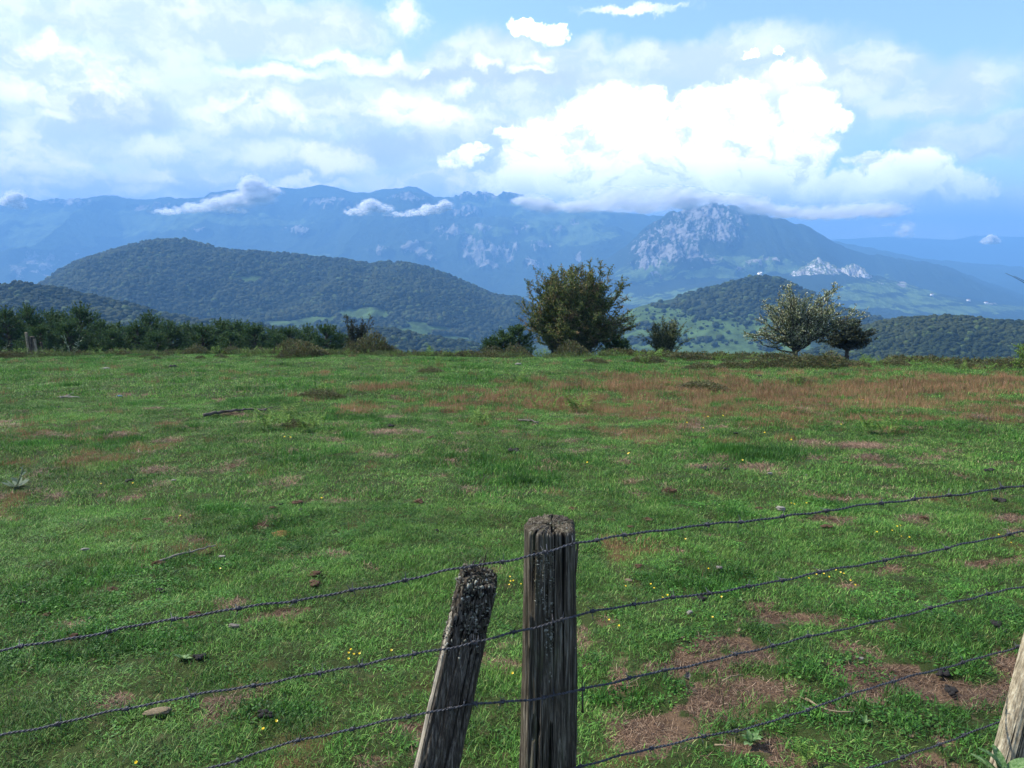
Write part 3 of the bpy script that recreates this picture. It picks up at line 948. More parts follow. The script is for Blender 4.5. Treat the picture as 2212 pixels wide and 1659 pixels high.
# the big hawthorn: 41.5 m away, 1 px = 0.025 m
YB = 41.5; s = YB / FPX
loc = place(1236, YB)
zrow = lambda row, Y: float(at(1106, row, Y)[2])
hh = lambda row: zrow(row, YB) - loc[2]
xx = lambda px: float(at(px, 700, YB)[0]) - loc[0]
prof = [(hh(752), 50 * s, 45 * s), (hh(742), 62 * s, 58 * s), (hh(728), 84 * s, 72 * s), (hh(712), 92 * s, 118 * s), (hh(700), 98 * s, 134 * s), (hh(680), 102 * s, 122 * s), (hh(660), 90 * s, 105 * s), (hh(640), 88 * s, 92 * s), (hh(620), 76 * s, 84 * s),
        (hh(600), 70 * s, 78 * s), (hh(585), 58 * s, 66 * s), (hh(574), 34 * s, 50 * s)]
tips = crown_tips(prof, 290, rng, 0.9, 0.62)
spikes = [(1150, 573), (1137, 605), (1138, 602), (1118, 652), (1125, 648), (1120, 684), (1128, 676), (1212, 567), (1234, 569), (1275, 558), (1300, 569), (1322, 572), (1296, 562), (1342, 592), (1350, 600), (1345, 622), (1352, 614),
          (1358, 640), (1355, 636), (1350, 660), (1366, 672), (1386, 700), (1380, 690), (1378, 706), (1370, 712), (1372, 682), (1165, 580), (1190, 570), (1145, 640), (1258, 566), (1315, 585), (1140, 700), (1136, 712)]
sp = np.array([[xx(a), rng.uniform(-0.8, 0.8), hh(b)] for a, b in spikes])
inner = crown_tips([(a, b * 0.72, c * 0.72) for a, b, c in prof], 150, rng, 0.9, 0.6)
wd, lf = hawthorn(np.vstack([tips, inner, sp]), rng, stems=11, base_r=0.75, stem_r=0.065, nt=18, nl=16, leaf=(0.085, 0.055), rise=0.42, start=0.05, tw_up=0.04, kinkiness=0.3)
put_tree('hawthorn', 'large spreading dark hawthorn with rusty brown tinges, the biggest tree on the brow', wd, lf, M_HAW, loc)

# pale hawthorn to the right
YP = 38.0; s = YP / FPX
loc = place(1718, YP)
hh = lambda row: zrow(row, YP) - loc[2]
xx = lambda px: float(at(px, 700, YP)[0]) - loc[0]
prof = [(hh(735), 42 * s, 40 * s), (hh(722), 84 * s, 60 * s), (hh(710), 78 * s, 84 * s), (hh(695), 66 * s, 92 * s), (hh(680), 58 * s, 96 * s), (hh(660), 52 * s, 84 * s), (hh(645), 44 * s, 60 * s), (hh(630), 20 * s, 40 * s)]
tips = crown_tips(prof, 78, rng, 0.8, 0.6)
spikes = [(1707, 608), (1690, 618), (1738, 632), (1722, 640), (1790, 618), (1824, 616), (1815, 640), (1800, 645), (1853, 672), (1846, 668), (1848, 690), (1822, 662), (1652, 648), (1645, 655), (1640, 690), (1614, 722), (1608, 730), (1630, 715), (1672, 632), (1770, 650), (1835, 678)]
sp = np.array([[xx(a), rng.uniform(-0.8, 0.8), hh(b)] for a, b in spikes])
wd, lf = hawthorn(np.vstack([tips, sp, sp + rng.normal(size=sp.shape) * 0.2 - np.array([0, 0, 0.15])]), rng, stems=1, base_r=0, stem_r=0.15, nt=14, nl=14, start=0.55, twig=0.5, rise=0.36, kinkiness=0.28, leaf=(0.075, 0.05))
put_tree('hawthorn', 'pale cream and green hawthorn on a single short trunk, right of the open shrub', wd, lf, M_HAWPALE, loc)

# dark hawthorn behind it
YD = 43.0; s = YD / FPX
loc = place(1830, YD, 0)
loc = (loc[0], YD, zrow(776, YD))
hh = lambda row: zrow(row, YD) - loc[2]
prof = [(hh(752), 30 * s, 28 * s), (hh(742), 66 * s, 54 * s), (hh(728), 72 * s, 60 * s), (hh(715), 64 * s, 54 * s), (hh(700), 48 * s, 36 * s), (hh(690), 24 * s, 18 * s)]
wd, lf = hawthorn(crown_tips(prof, 120, rng, 0.8, 0.7), rng, stems=1, base_r=0, stem_r=0.11, nt=13, nl=15, start=0.5, twig=0.42, rise=0.45, leaf=(0.09, 0.06))
wd.tube([(0, 0, -1.6), (0, 0, 0.2)], [0.2, 0.14], 8)
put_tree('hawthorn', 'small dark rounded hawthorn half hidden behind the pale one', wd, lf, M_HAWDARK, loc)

# open shrub between the two
YS = 40.5; s = YS / FPX
loc = place(1437, YS)
hh = lambda row: zrow(row, YS) - loc[2]
xx = lambda px: float(at(px, 700, YS)[0]) - loc[0]
prof = [(hh(745), 22 * s, 24 * s), (hh(725), 40 * s, 42 * s), (hh(710), 36 * s, 36 * s), (hh(695), 22 * s, 26 * s)]
sp = np.array([[xx(a), rng.uniform(-0.4, 0.4), hh(b)] for a, b in [(1382, 722), (1378, 728), (1410, 690), (1430, 684), (1452, 688), (1480, 698), (1496, 735), (1500, 728), (1462, 692), (1396, 708), (1488, 712)]])
wd, lf = hawthorn(np.vstack([crown_tips(prof, 105, rng, 0.8, 0.7), sp]), rng, stems=4, base_r=0.25, stem_r=0.04, nt=11, nl=13, twig=0.34, leaf=(0.06, 0.04))
put_tree('shrub', 'small open branching shrub between the big dark hawthorn and the pale one', wd, lf, leafmat('shrub_leaves', [(0, (0.045, 0.075, 0.028)), (0.6, (0.11, 0.145, 0.05)), (1, (0.26, 0.27, 0.15))]), loc, 'shrub')

# thorn tree left of centre
YT = 42.5; s = YT / FPX
loc = place(768, YT)
hh = lambda row: zrow(row, YT) - loc[2]
xx = lambda px: float(at(px, 700, YT)[0]) - loc[0]
prof = [(hh(752), 20 * s, 16 * s), (hh(735), 22 * s, 18 * s), (hh(720), 20 * s, 20 * s), (hh(700), 12 * s, 26 * s), (hh(688), 10 * s, 20 * s)]
sp = np.array([[xx(a), rng.uniform(-0.3, 0.3), hh(b)] for a, b in [(745, 682), (748, 679), (806, 692), (802, 686), (760, 690), (785, 684), (738, 744)]])
wd, lf = hawthorn(np.vstack([crown_tips(prof, 44, rng, 0.8, 0.7), sp]), rng, stems=2, base_r=0.12, stem_r=0.09, nt=10, nl=12, twig=0.34, leaf=(0.065, 0.045))
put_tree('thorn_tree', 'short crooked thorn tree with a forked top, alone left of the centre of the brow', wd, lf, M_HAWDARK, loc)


# dense evergreen bushes: whorls of shoots pointing up and out
def evergreen(rng, H, Wd, n=150):
    wd, lf = MB(), MB()
    wd.tube([(0, 0, -0.8), (0.05, 0, H * 0.5), (0, 0, H * 0.94)], [0.09, 0.06, 0.015], 6)
    for k in range(n):
        f = rng.uniform() ** 0.85
        h = H * (0.04 + 0.88 * f)
        r = Wd * (1 - f) ** 0.62 * rng.uniform(0.65, 1.08) + 0.12
        a = rng.uniform(0, 2 * PI)
        p0 = np.array([0, 0, h * 0.92]); p2 = np.array([math.cos(a) * r, math.sin(a) * r, h + r * rng.uniform(0.10, 0.42)])
        Pp = bez(p0, (p0 + p2) / 2 - np.array([0, 0, r * 0.12]), p2, 8)
        wd.tube(Pp, np.linspace(0.022, 0.005, 8), 3, cap=False)
        tan = np.gradient(Pp, axis=0); tan /= np.linalg.norm(tan, axis=1, keepdims=True)
        for j in range(int(6 + 7 * r / Wd)):
            i = rng.integers(2, 8)
            d = tan[i] * 0.9 + rng.normal(size=3) * np.array([0.5, 0.5, 0.25]) + np.array([0, 0, 0.35])
            d /= np.linalg.norm(d)
            ln = rng.uniform(0.18, 0.42)
            m2 = int(11)
            s_ = rng.uniform(0, 1.05, m2)
            c = Pp[i] + d * (ln * s_)[:, None] + rng.normal(size=(m2, 3)) * 0.022
            lf.leaves(c, d[None] + rng.normal(size=(m2, 3)) * 0.38, 0.11 * rng.uniform(0.7, 1.3, m2), 0.032 * rng.uniform(0.7, 1.3, m2), 0.3, rng)
    # leader
    for q in range(3):
        d = np.array([rng.normal() * 0.15, rng.normal() * 0.15, 1.0]); m2 = 40
        s_ = rng.uniform(0, 1.0, m2)
        c = np.array([0, 0, H * 0.86]) + d * (H * 0.16 * s_)[:, None] + rng.normal(size=(m2, 3)) * 0.05 * (1.1 - s_[:, None])
        lf.leaves(c, d[None] + rng.normal(size=(m2, 3)) * 0.6, 0.12, 0.034, 0.3, rng)
    return wd, lf


EV = []
for k, (H, Wd, n) in enumerate([(4.3, 1.9, 190), (3.6, 1.7, 150), (3.9, 1.5, 150), (3.0, 1.8, 140), (2.4, 1.2, 90), (1.7, 0.8, 60)]):
    wd, lf = evergreen(rng, H, Wd, n)
    EV.append((H, wd.mesh('trunk', M_BARK, True), lf.mesh('crown', M_PINE)))
# (x, top row, distance, variant, label)
ROW = [(-45, 655, 47, 0, 'first'), (20, 662, 46, 2, ''), (66, 656, 48, 0, ''), (118, 668, 50, 1, ''), (150, 692, 45.5, 3, ''), (180, 655, 49, 2, ''), (222, 690, 46, 1, ''), (262, 700, 50, 3, ''),
       (300, 694, 47, 1, ''), (330, 672, 48.5, 2, ''), (368, 692, 46.5, 1, ''), (410, 694, 50, 0, ''), (440, 700, 46, 3, ''), (478, 688, 48, 1, ''), (518, 694, 50, 3, ''), (552, 700, 46.5, 3, ''),
       (590, 706, 49, 1, ''), (628, 706, 46.5, 3, ''), (668, 700, 48, 2, ''), (706, 702, 46, 4, ''), (735, 722, 47, 4, ''), (90, 702, 44.5, 3, ''), (245, 712, 44.8, 4, ''), (340, 716, 44.8, 4, ''), (500, 716, 44.8, 4, ''), (600, 722, 44.8, 4, '')]
EVLAB = ['dark evergreen bush cut by the left edge, first of the long row', 'dark evergreen bush second in the row from the left edge', 'tall dark evergreen with two leaders right behind the four old posts',
         'dark evergreen bush just right of the four old posts, in the back rank', 'broad low evergreen bush in front of the row above the silvery thistle', 'tallest pointed evergreen of the row, its slim leader standing clear',
         'rounded evergreen bush next right of the tallest pointed one', 'low broad evergreen bush at the back, left of the brown heather', 'mid height evergreen bush left of the one with a spread topknot', 'evergreen with a spread topknot rising over the middle of the row',
         'evergreen bush next right of the one with the topknot', 'large evergreen at the back halfway along the row', 'low wide evergreen bush at the front halfway along the row', 'pointed evergreen standing clear right of the middle of the row',
         'low evergreen in the back rank of the right half', 'broad front evergreen in the right half of the row', 'back rank evergreen two bushes before the end group', 'wide front evergreen near the right end of the row',
         'slim evergreen third from the right end of the row', 'small evergreen second from the right end of the row', 'smallest evergreen closing the row beside the crooked thorn tree', 'front evergreen directly behind the old posts',
         'small front evergreen below the tallest pointed one', 'small front evergreen below the topknot evergreen', 'small front evergreen in the middle of the heather edge', 'small front evergreen near the right end above the heather']
for i, (px, top, Yd, k, _) in enumerate(ROW):
    base = place(px, Yd)
    H = zrow(top, Yd) - base[2]
    o = empty('evergreen_bush', base, random.uniform(0, 6.28), H / EV[k][0] * np.array([1.05, 1.05, 1.0]))
    tag(o, EVLAB[i], 'bush', 'row of evergreen bushes along the brow')
    link('trunk', EV[k][1], o); link('crown', EV[k][2], o)
for px, top, Yd, k, lab in [(1120, 702, 44, 4, 'small dark evergreen standing just left of the biggest hawthorn'), (1086, 716, 43.5, 5, 'tiny evergreen left of the small one beside the big hawthorn'),
                            (1326, 722, 43, 5, 'small evergreen at the right foot of the biggest hawthorn'), (1060, 728, 43, 5, 'lowest evergreen seedling left of the big hawthorn'),
                            (1345, 735, 42.5, 5, 'seedling evergreen just right of the big hawthorn foot')]:
    base = place(px, Yd)
    H = zrow(top, Yd) - base[2]
    o = empty('evergreen_bush', base, random.uniform(0, 6.28), H / EV[k][0])
    tag(o, lab, 'bush', 'small evergreens by the big hawthorn')
    link('trunk', EV[k][1], o); link('crown', EV[k][2], o)


# ------------------------------------------------------------------ heather mounds and bracken on the brow
def heather(rng, R=0.9, H=0.4, n=2600):
    lf = MB()
    a = rng.uniform(0, 2 * PI, n); r = np.sqrt(rng.uniform(0, 1, n))
    top = H * (1 - r ** 2) * (0.6 + 0.7 * vnoise(np.cos(a) * r * 3 + 5, np.sin(a) * r * 3 + 5, seed=int(rng.integers(999))))
    z = top * rng.uniform(0.35, 1.0, n)
    c = np.stack([np.cos(a) * r * R, np.sin(a) * r * R * 0.8, z], 1)
    d = np.stack([np.cos(a) * r * 0.8, np.sin(a) * r * 0.8, np.full(n, 0.8)], 1) + rng.normal(size=(n, 3)) * 0.5
    lf.leaves(c, d, 0.085 * rng.uniform(0.6, 1.5, n), 0.026 * rng.uniform(0.7, 1.5, n), 0.0, rng)
    return lf.mesh('heather_mound', M_HEATH)


def frond(lf, st, base, az_, L, lean, rng, pin=11):
    n = 9
    t_ = np.linspace(0, 1, n)
    d = np.array([math.cos(az_), math.sin(az_)])
    ang = lean + (1.35 - lean) * t_ ** 1.6 * 0.75
    st_ = L / (n - 1)
    x = np.concatenate([[0], np.cumsum(np.sin(ang[:-1]) * st_)]); z = np.concatenate([[0], np.cumsum(np.cos(ang[:-1]) * st_)])
    Pp = base + np.stack([d[0] * x, d[1] * x, z], 1)
    st.tube(Pp, np.linspace(0.005, 0.0015, n) * (L / 0.5), 3, cap=False)
    tan = np.gradient(Pp, axis=0); tan /= np.linalg.norm(tan, axis=1, keepdims=True)
    side = np.array([-d[1], d[0], 0.0])
    for f in np.linspace(0.22, 0.98, pin):
        i = min(n - 2, int(f * (n - 1))); p = Pp[i] + (Pp[i + 1] - Pp[i]) * (f * (n - 1) - i)
        w_ = L * 0.36 * (1.05 - f) ** 0.8 * (0.75 if f < 0.3 else 1)
        for sg in (-1, 1):
            e = side * sg * 0.95 + tan[i] * 0.45 + np.array([0, 0, -0.12]) + rng.normal(size=3) * 0.06
            e /= np.linalg.norm(e)
            c = p + e * w_ / 2
            lf.leaves(c[None], e[None], w_, L * 0.055, 1.0, rng)


def bracken(rng, L=0.42, n=9, spread=0.12):
    lf, st = MB(), MB()
    for k in range(n):
        a = rng.uniform(0, 2 * PI)
        b_0 = np.array([rng.normal() * spread, rng.normal() * spread, 0]); st.tube(np.array([[0, 0, -0.02], b_0]), [0.006, 0.004], 4)
        frond(lf, st, b_0, a, L * rng.uniform(0.7, 1.2), rng.uniform(0.1, 0.6), rng)
    return st.mesh('stalks', M_FERNSTALK), lf.mesh('fronds', M_FERN)


m, t = material('bracken_stalk'); finish(t, (0.13, 0.17, 0.045), 0.7); M_FERNSTALK = m
HM = [heather(rng, 0.9, 0.62, 3400) for _ in range(4)]
BK = [bracken(rng) for _ in range(5)]


def rowspot(px, row=None, Yd=None):
    if row is not None:
        p = gpt(px, row)[0]
        return p
    return np.array(place(px, Yd, 0.02))


heath_list = [(630, 762, 1.6, .9, 'low brown heather mound before the evergreen row, left of the crooked thorn'), (655, 772, 1.5, .8, 'heather mound with green tufts at the field edge below the row end'), (800, 758, 1.7, 1.2, 'largest dark heather mound at the foot of the crooked thorn tree'),
              (760, 756, 1.0, 1.2, 'dark heather mound left of the crooked thorn trunk'), (845, 756, 1.1, .9, 'brown heather mound right of the crooked thorn tree'), (1235, 760, 1.3, 1.1, 'brown heather mound at the foot of the biggest hawthorn'),
              (1115, 758, 1.2, 1.0, 'reddish heather mound under the small evergreen left of the big hawthorn'), (1060, 757, 1.2, .8, 'low heather mound left of the small evergreens'), (1400, 782, 1.0, .6, 'low heather mound in the grass below the open shrub'),
              (1287, 786, 0.8, .5, 'small dark heather tuft in the grass below the biggest hawthorn'), (1435, 762, 0.8, .8, 'reddish heather around the foot of the open shrub'), (1390, 762, 0.7, .8, 'small dark heather left of the open shrub'),
              (1520, 768, 0.9, .5, 'long low heather strip right of the open shrub'), (1590, 770, 0.9, .55, 'heather strip midway to the pale hawthorn'), (1650, 771, 0.9, .7, 'heather mound left of the pale hawthorn trunk'),
              (1722, 776, 1.1, .7, 'reddish heather at the foot of the pale hawthorn'), (1790, 776, 1.1, .8, 'heather mound between the pale and the small dark hawthorn'), (1850, 782, 0.9, .5, 'heather mound right of the small dark hawthorn'), (1930, 790, 0.9, .5, 'low heather strip at the right part of the brow'),
              (930, 806, 0.7, .45, 'dark heather tuft alone in the field, left of centre'), (960, 758, 1.1, .6, 'thin heather strip left of the low evergreen seedling'), (500, 757, 1.0, .8, 'brown heather below the middle of the evergreen row'),
              (420, 757, 1.2, .8, 'brown heather patch left of the middle of the row'), (690, 860, 0.6, .5, 'green and brown heather patch standing among the red grass at left'), (640, 925, 0.38, .6, 'brown dead bracken tangle in the bright fern clump at left'),
              (1520, 842, 0.9, .4, 'dark tuft of heather within the red grass'), (1730, 826, 0.5, .5, 'small dark twiggy tuft at the top of the red grass'), (1240, 835, 0.5, .4, 'dark twiggy tuft at the left end of the red grass'),
              (2100, 798, 0.9, .5, 'low heather strip near the right edge of the brow'), (560, 760, 1.0, .7, 'heather tuft between the evergreen row and the grass'), (2190, 800, 1.0, .8, 'heather tuft beside the yellow green bush at the right edge')]
for i, (px, row, sc_, hs, lab) in enumerate(heath_list):
    if row <= 764 and px < 1500:
        p = np.array(place(px, 38.6 if px < 1300 else 37.6, 0.03))
    else:
        p = rowspot(px, row)
    o = link('heather_mound', HM[i % 4], None, tuple(p), random.uniform(0, 6.28), (sc_, sc_, sc_ * hs * 1.0))
    tag(o, lab, 'heather', 'heather mounds on the pasture edge')
bk_list = [(10, 752, 'edge'), (40, 752, ''), (88, 752, ''), (120, 750, ''), (205, 750, ''), (250, 750, ''), (470, 755, ''), (535, 755, ''), (583, 758, ''), (614, 770, ''), (702, 752, ''), (950, 765, ''), (962, 752, ''), (985, 758, ''), (930, 752, ''),
           (1180, 758, ''), (1165, 752, ''), (1010, 756, ''), (1650, 775, ''), (1870, 790, ''), (1900, 793, ''), (1980, 795, ''), (2010, 797, ''), (2045, 797, ''), (2080, 800, ''), (2110, 800, ''), (2140, 802, ''), (2170, 803, ''), (1420, 775, ''),
           (600, 920, ''), (588, 928, ''), (655, 932, ''), (668, 928, ''), (1885, 935, ''), (1900, 938, ''), (1725, 830, ''), (1125, 832, ''), (700, 856, ''), (740, 855, ''), (1175, 887, ''), (1030, 920, ''), (1240, 890, ''), (2190, 800, ''), (1390, 785, ''), (1255, 888, '')]
def fern_where(px, row):
    return ('in the bright fern clump of the left field' if px < 680 and row > 900 else 'on the brow beside the old posts' if px < 300 else 'along the brow below the evergreen row' if px < 720 else
            'on the brow left of the biggest hawthorn' if px < 1200 and row < 800 else 'in the fern bank at the right of the brow' if px > 1600 and row < 820 else 'growing among the red grass' if row > 820 else 'on the brow by the open shrub')


for i, (px, row, _) in enumerate(bk_list):
    p = np.array(place(px, 38.2, 0.03)) if row < 762 and px < 1500 else rowspot(px, row)
    k = i % 5
    sc_ = (1.5 if p[1] > 30 else 0.85) * random.uniform(0.8, 1.2)
    o = empty('bracken_fern', tuple(p), random.uniform(0, 6.28), sc_)
    where = fern_where(px, row)
    same = sorted(q[0] for q in bk_list if fern_where(q[0], q[1]) == where)
    tag(o, nth(same.index(px), len(same)) + ' bracken fern ' + where, 'fern', 'bracken ferns ' + where)
    link('stalks', BK[k][0], o); link('fronds', BK[k][1], o)

# rough growth all along the brow, too mixed to count
scrub = [heather(rng, 0.6, 0.34, 900) for _ in range(3)]
def fernlet(rng):
    lf = MB(); st = MB()
    for k_ in range(6):
        frond(lf, st, np.array([rng.normal() * 0.1, rng.normal() * 0.1, 0]), rng.uniform(0, 6.28), 0.36 * rng.uniform(0.7, 1.2), rng.uniform(0.1, 0.7), rng, 8)
    return lf.mesh('fernlet', M_FERN)
scrub += [fernlet(rng) for _ in range(3)]
def scrub_tuft(rng):
    lf = MB(); n_ = 220
    a = rng.uniform(0, 6.28, n_); r0 = rng.uniform(0, 0.4, n_)
    c = np.stack([np.cos(a) * r0, np.sin(a) * r0, rng.uniform(0.02, 0.22, n_)], 1)
    d = np.stack([np.cos(a) * 0.4, np.sin(a) * 0.4, np.full(n_, 1.0)], 1) + rng.normal(size=(n_, 3)) * 0.3
    lf.leaves(c, d, 0.2 * rng.uniform(0.6, 1.3, n_), 0.016, 0.0, rng)
    return lf.mesh('rough_grass', M_ROUGH)
M_ROUGH = leafmat('rough_grass_blades', [(0, (0.045, 0.075, 0.022)), (0.6, (0.10, 0.14, 0.04)), (1, (0.20, 0.19, 0.09))])
scrub += [scrub_tuft(rng) for _ in range(3)]
n = 1900
x = rng.uniform(-29, 27, n)
y = brow(x) - 2.9 + rng.normal(size=n) * 0.75 + np.where(rng.uniform(size=n) < 0.25, rng.uniform(-3.0, 0, n), 0.2)
kp = fbm(x * 0.35, y * 0.6, o=3, seed=71) + np.where(x > 2, 0.06, 0) + np.where(x < -20, -0.08, 0) > 0.46
x, y = x[kp], y[kp]; n = len(x)
sel = fbm(x * 0.5 + 9, y * 0.9, o=2, seed=72)
pick = np.where(sel < 0.42, rng.integers(0, 3, n), np.where(rng.uniform(size=n) < 0.5 + 0.35 * (x > 5), 3 + rng.integers(0, 3, n), 6 + rng.integers(0, 3, n)))
s_ = rng.uniform(0.6, 1.35, n) * np.where(y - brow(x) < -4.6, 0.5, 1.0)
sc = scatter('brow_scrub', scrub, np.stack([x, y, ground(x, y) - 0.03], 1), pick, np.stack([0 * x, 0 * x, rng.uniform(0, 6.28, n)], 1), np.stack([s_, s_, s_], 1))
tag(sc, 'mixed heather, young bracken and rough grass fringing the brow of the pasture', 'scrub', kind='stuff')

# yellow-green bush cut by the right edge
wd, lf = hawthorn(crown_tips([(0.1, 0.5, 0.5), (0.5, 0.9, 0.9), (1.0, 0.5, 0.5)], 40, rng, 0.8, 0.6), rng, stems=3, base_r=0.15, stem_r=0.03, nt=8, nl=10, twig=0.25, leaf=(0.06, 0.04))
put_tree('bush', 'yellow green leafy bush cut off by the right edge of the brow', wd, lf, M_FERN, tuple(gpt(2222, 800)[0]), 'bush')


# mullein / thistle plants with upright pale stalks near the old posts
def stalky(rng, H=0.9, n=2, leafL=0.22, rosette=10):
    st, lf = MB(), MB()
    for k in range(n):
        d = np.array([(-1 if k % 2 else 1) * 0.45 + rng.normal() * 0.1, rng.normal() * 0.2, 1.0])
        st.tube(np.array([[0, 0, 0], d * H * 0.5, d * H * np.array([0.8, 1, 1])]), [0.02, 0.015, 0.006], 5)
        for f in np.linspace(0.15, 0.95, 12):
            a = rng.uniform(0, 6.28); e = np.array([math.cos(a), math.sin(a), 0.7])
            lf.leaves((d * H * f * 0.92 + e * leafL * 0.3)[None], e[None], leafL * (1.1 - f * 0.7), 0.05, 0.5, rng)
    for k in range(rosette):
        a = k / rosette * 6.28; e = np.array([math.cos(a), math.sin(a), 0.55])
        lf.leaves((e * leafL * 0.6)[None], e[None], leafL * 1.5, 0.09, 0.8, rng)
    st.tube([(0.06, 0, 0.0), (-0.06, 0, 0.0)], [0.02, 0.02], 5)
    return st.mesh('stalks', M_GREYPLANT), lf.mesh('leaves', M_GREYPLANT)


SK = [stalky(rng), stalky(rng, 0.5, 1)]
for px, k, sc_, lab in [(298, 0, 1.35, 'pale thistle plant with two stalks spread like a V'), (208, 1, 1.3, 'leafy silver green thistle right of the old posts'), (238, 1, 1.2, 'second leafy silver green thistle right of the old posts'), (2, 0, 1.1, 'pale thistle cut by the left edge beside the ferns')]:
    o = empty('thistle', place(px * 0.54 + (0 if px < 260 else -6) if px > 100 else px, 38.4, 0.02), 0, sc_)
    tag(o, lab, 'thistle')
    link('stalks', SK[k][0], o); link('leaves', SK[k][1], o)

# ------------------------------------------------------------------ weathered wood
def woodmat(name, dark, mid, light, moss=(0.10, 0.115, 0.055), mossamt=0.35, xs=60.0):
    m, t = material(name)
    g = t.n('ShaderNodeTexCoord').outputs['Object']
    grain = t.noise(t.vm('MULTIPLY', g, (1, 1, 0.045)), xs * 2.6, 5, 0.7, 0.3)
    grain2 = t.noise(t.vm('MULTIPLY', g, (1, 1, 0.10)), xs * 0.8, 4, 0.6)
    fine = t.noise(g, 220, 4, 0.7)
    c = t.cramp(grain, [(0.30, dark), (0.50, mid), (0.72, light)])
    c = t.mix(t.ramp(t.attr('groove'), 0.15, 0.75), c, tuple(v * 0.35 for v in dark))
    c = t.mix(t.math('MULTIPLY', t.ramp(grain2, 0.52, 0.72), mossamt), c, moss)
    pale = t.ramp(t.attr('pale'), 0.35, 0.65)
    c = t.mix(pale, c, t.mix(fine, (0.20, 0.175, 0.13), (0.46, 0.42, 0.34)))
    hh_ = t.math('ADD', t.math('MULTIPLY', grain, 1.0), t.math('MULTIPLY', fine, 0.35))
    finish(t, c, 0.9, t.bump(hh_, 0.9, 0.004), 0.12)
    return m


M_POST = woodmat('weathered_post_wood', (0.014, 0.012, 0.009), (0.058, 0.049, 0.036), (0.24, 0.22, 0.175))
M_POST2 = woodmat('leaning_post_wood', (0.014, 0.012, 0.009), (0.056, 0.047, 0.037), (0.21, 0.19, 0.155), mossamt=0.15)
M_POST3 = woodmat('cream_barked_post_wood', (0.07, 0.055, 0.038), (0.26, 0.22, 0.15), (0.50, 0.46, 0.34), mossamt=0.3, xs=34)
m, t = material('lichen'); isl = t.n('ShaderNodeNewGeometry').outputs['Random Per Island']
finish(t, t.cramp(isl, [(0, (0.025, 0.022, 0.016)), (0.45, (0.075, 0.075, 0.050)), (0.75, (0.15, 0.15, 0.115)), (1, (0.30, 0.30, 0.25))]), 0.95, None, 0.1)
M_LICHEN = m


def post_section(th, pts):
    """radius of a closed convex outline given by (angle deg, radius)"""
    a = np.array([p[0] for p in pts], float); r = np.array([p[1] for p in pts], float)
    return np.interp(np.degrees(th) % 360, np.append(a, a[0] + 360), np.append(r, r[0]))


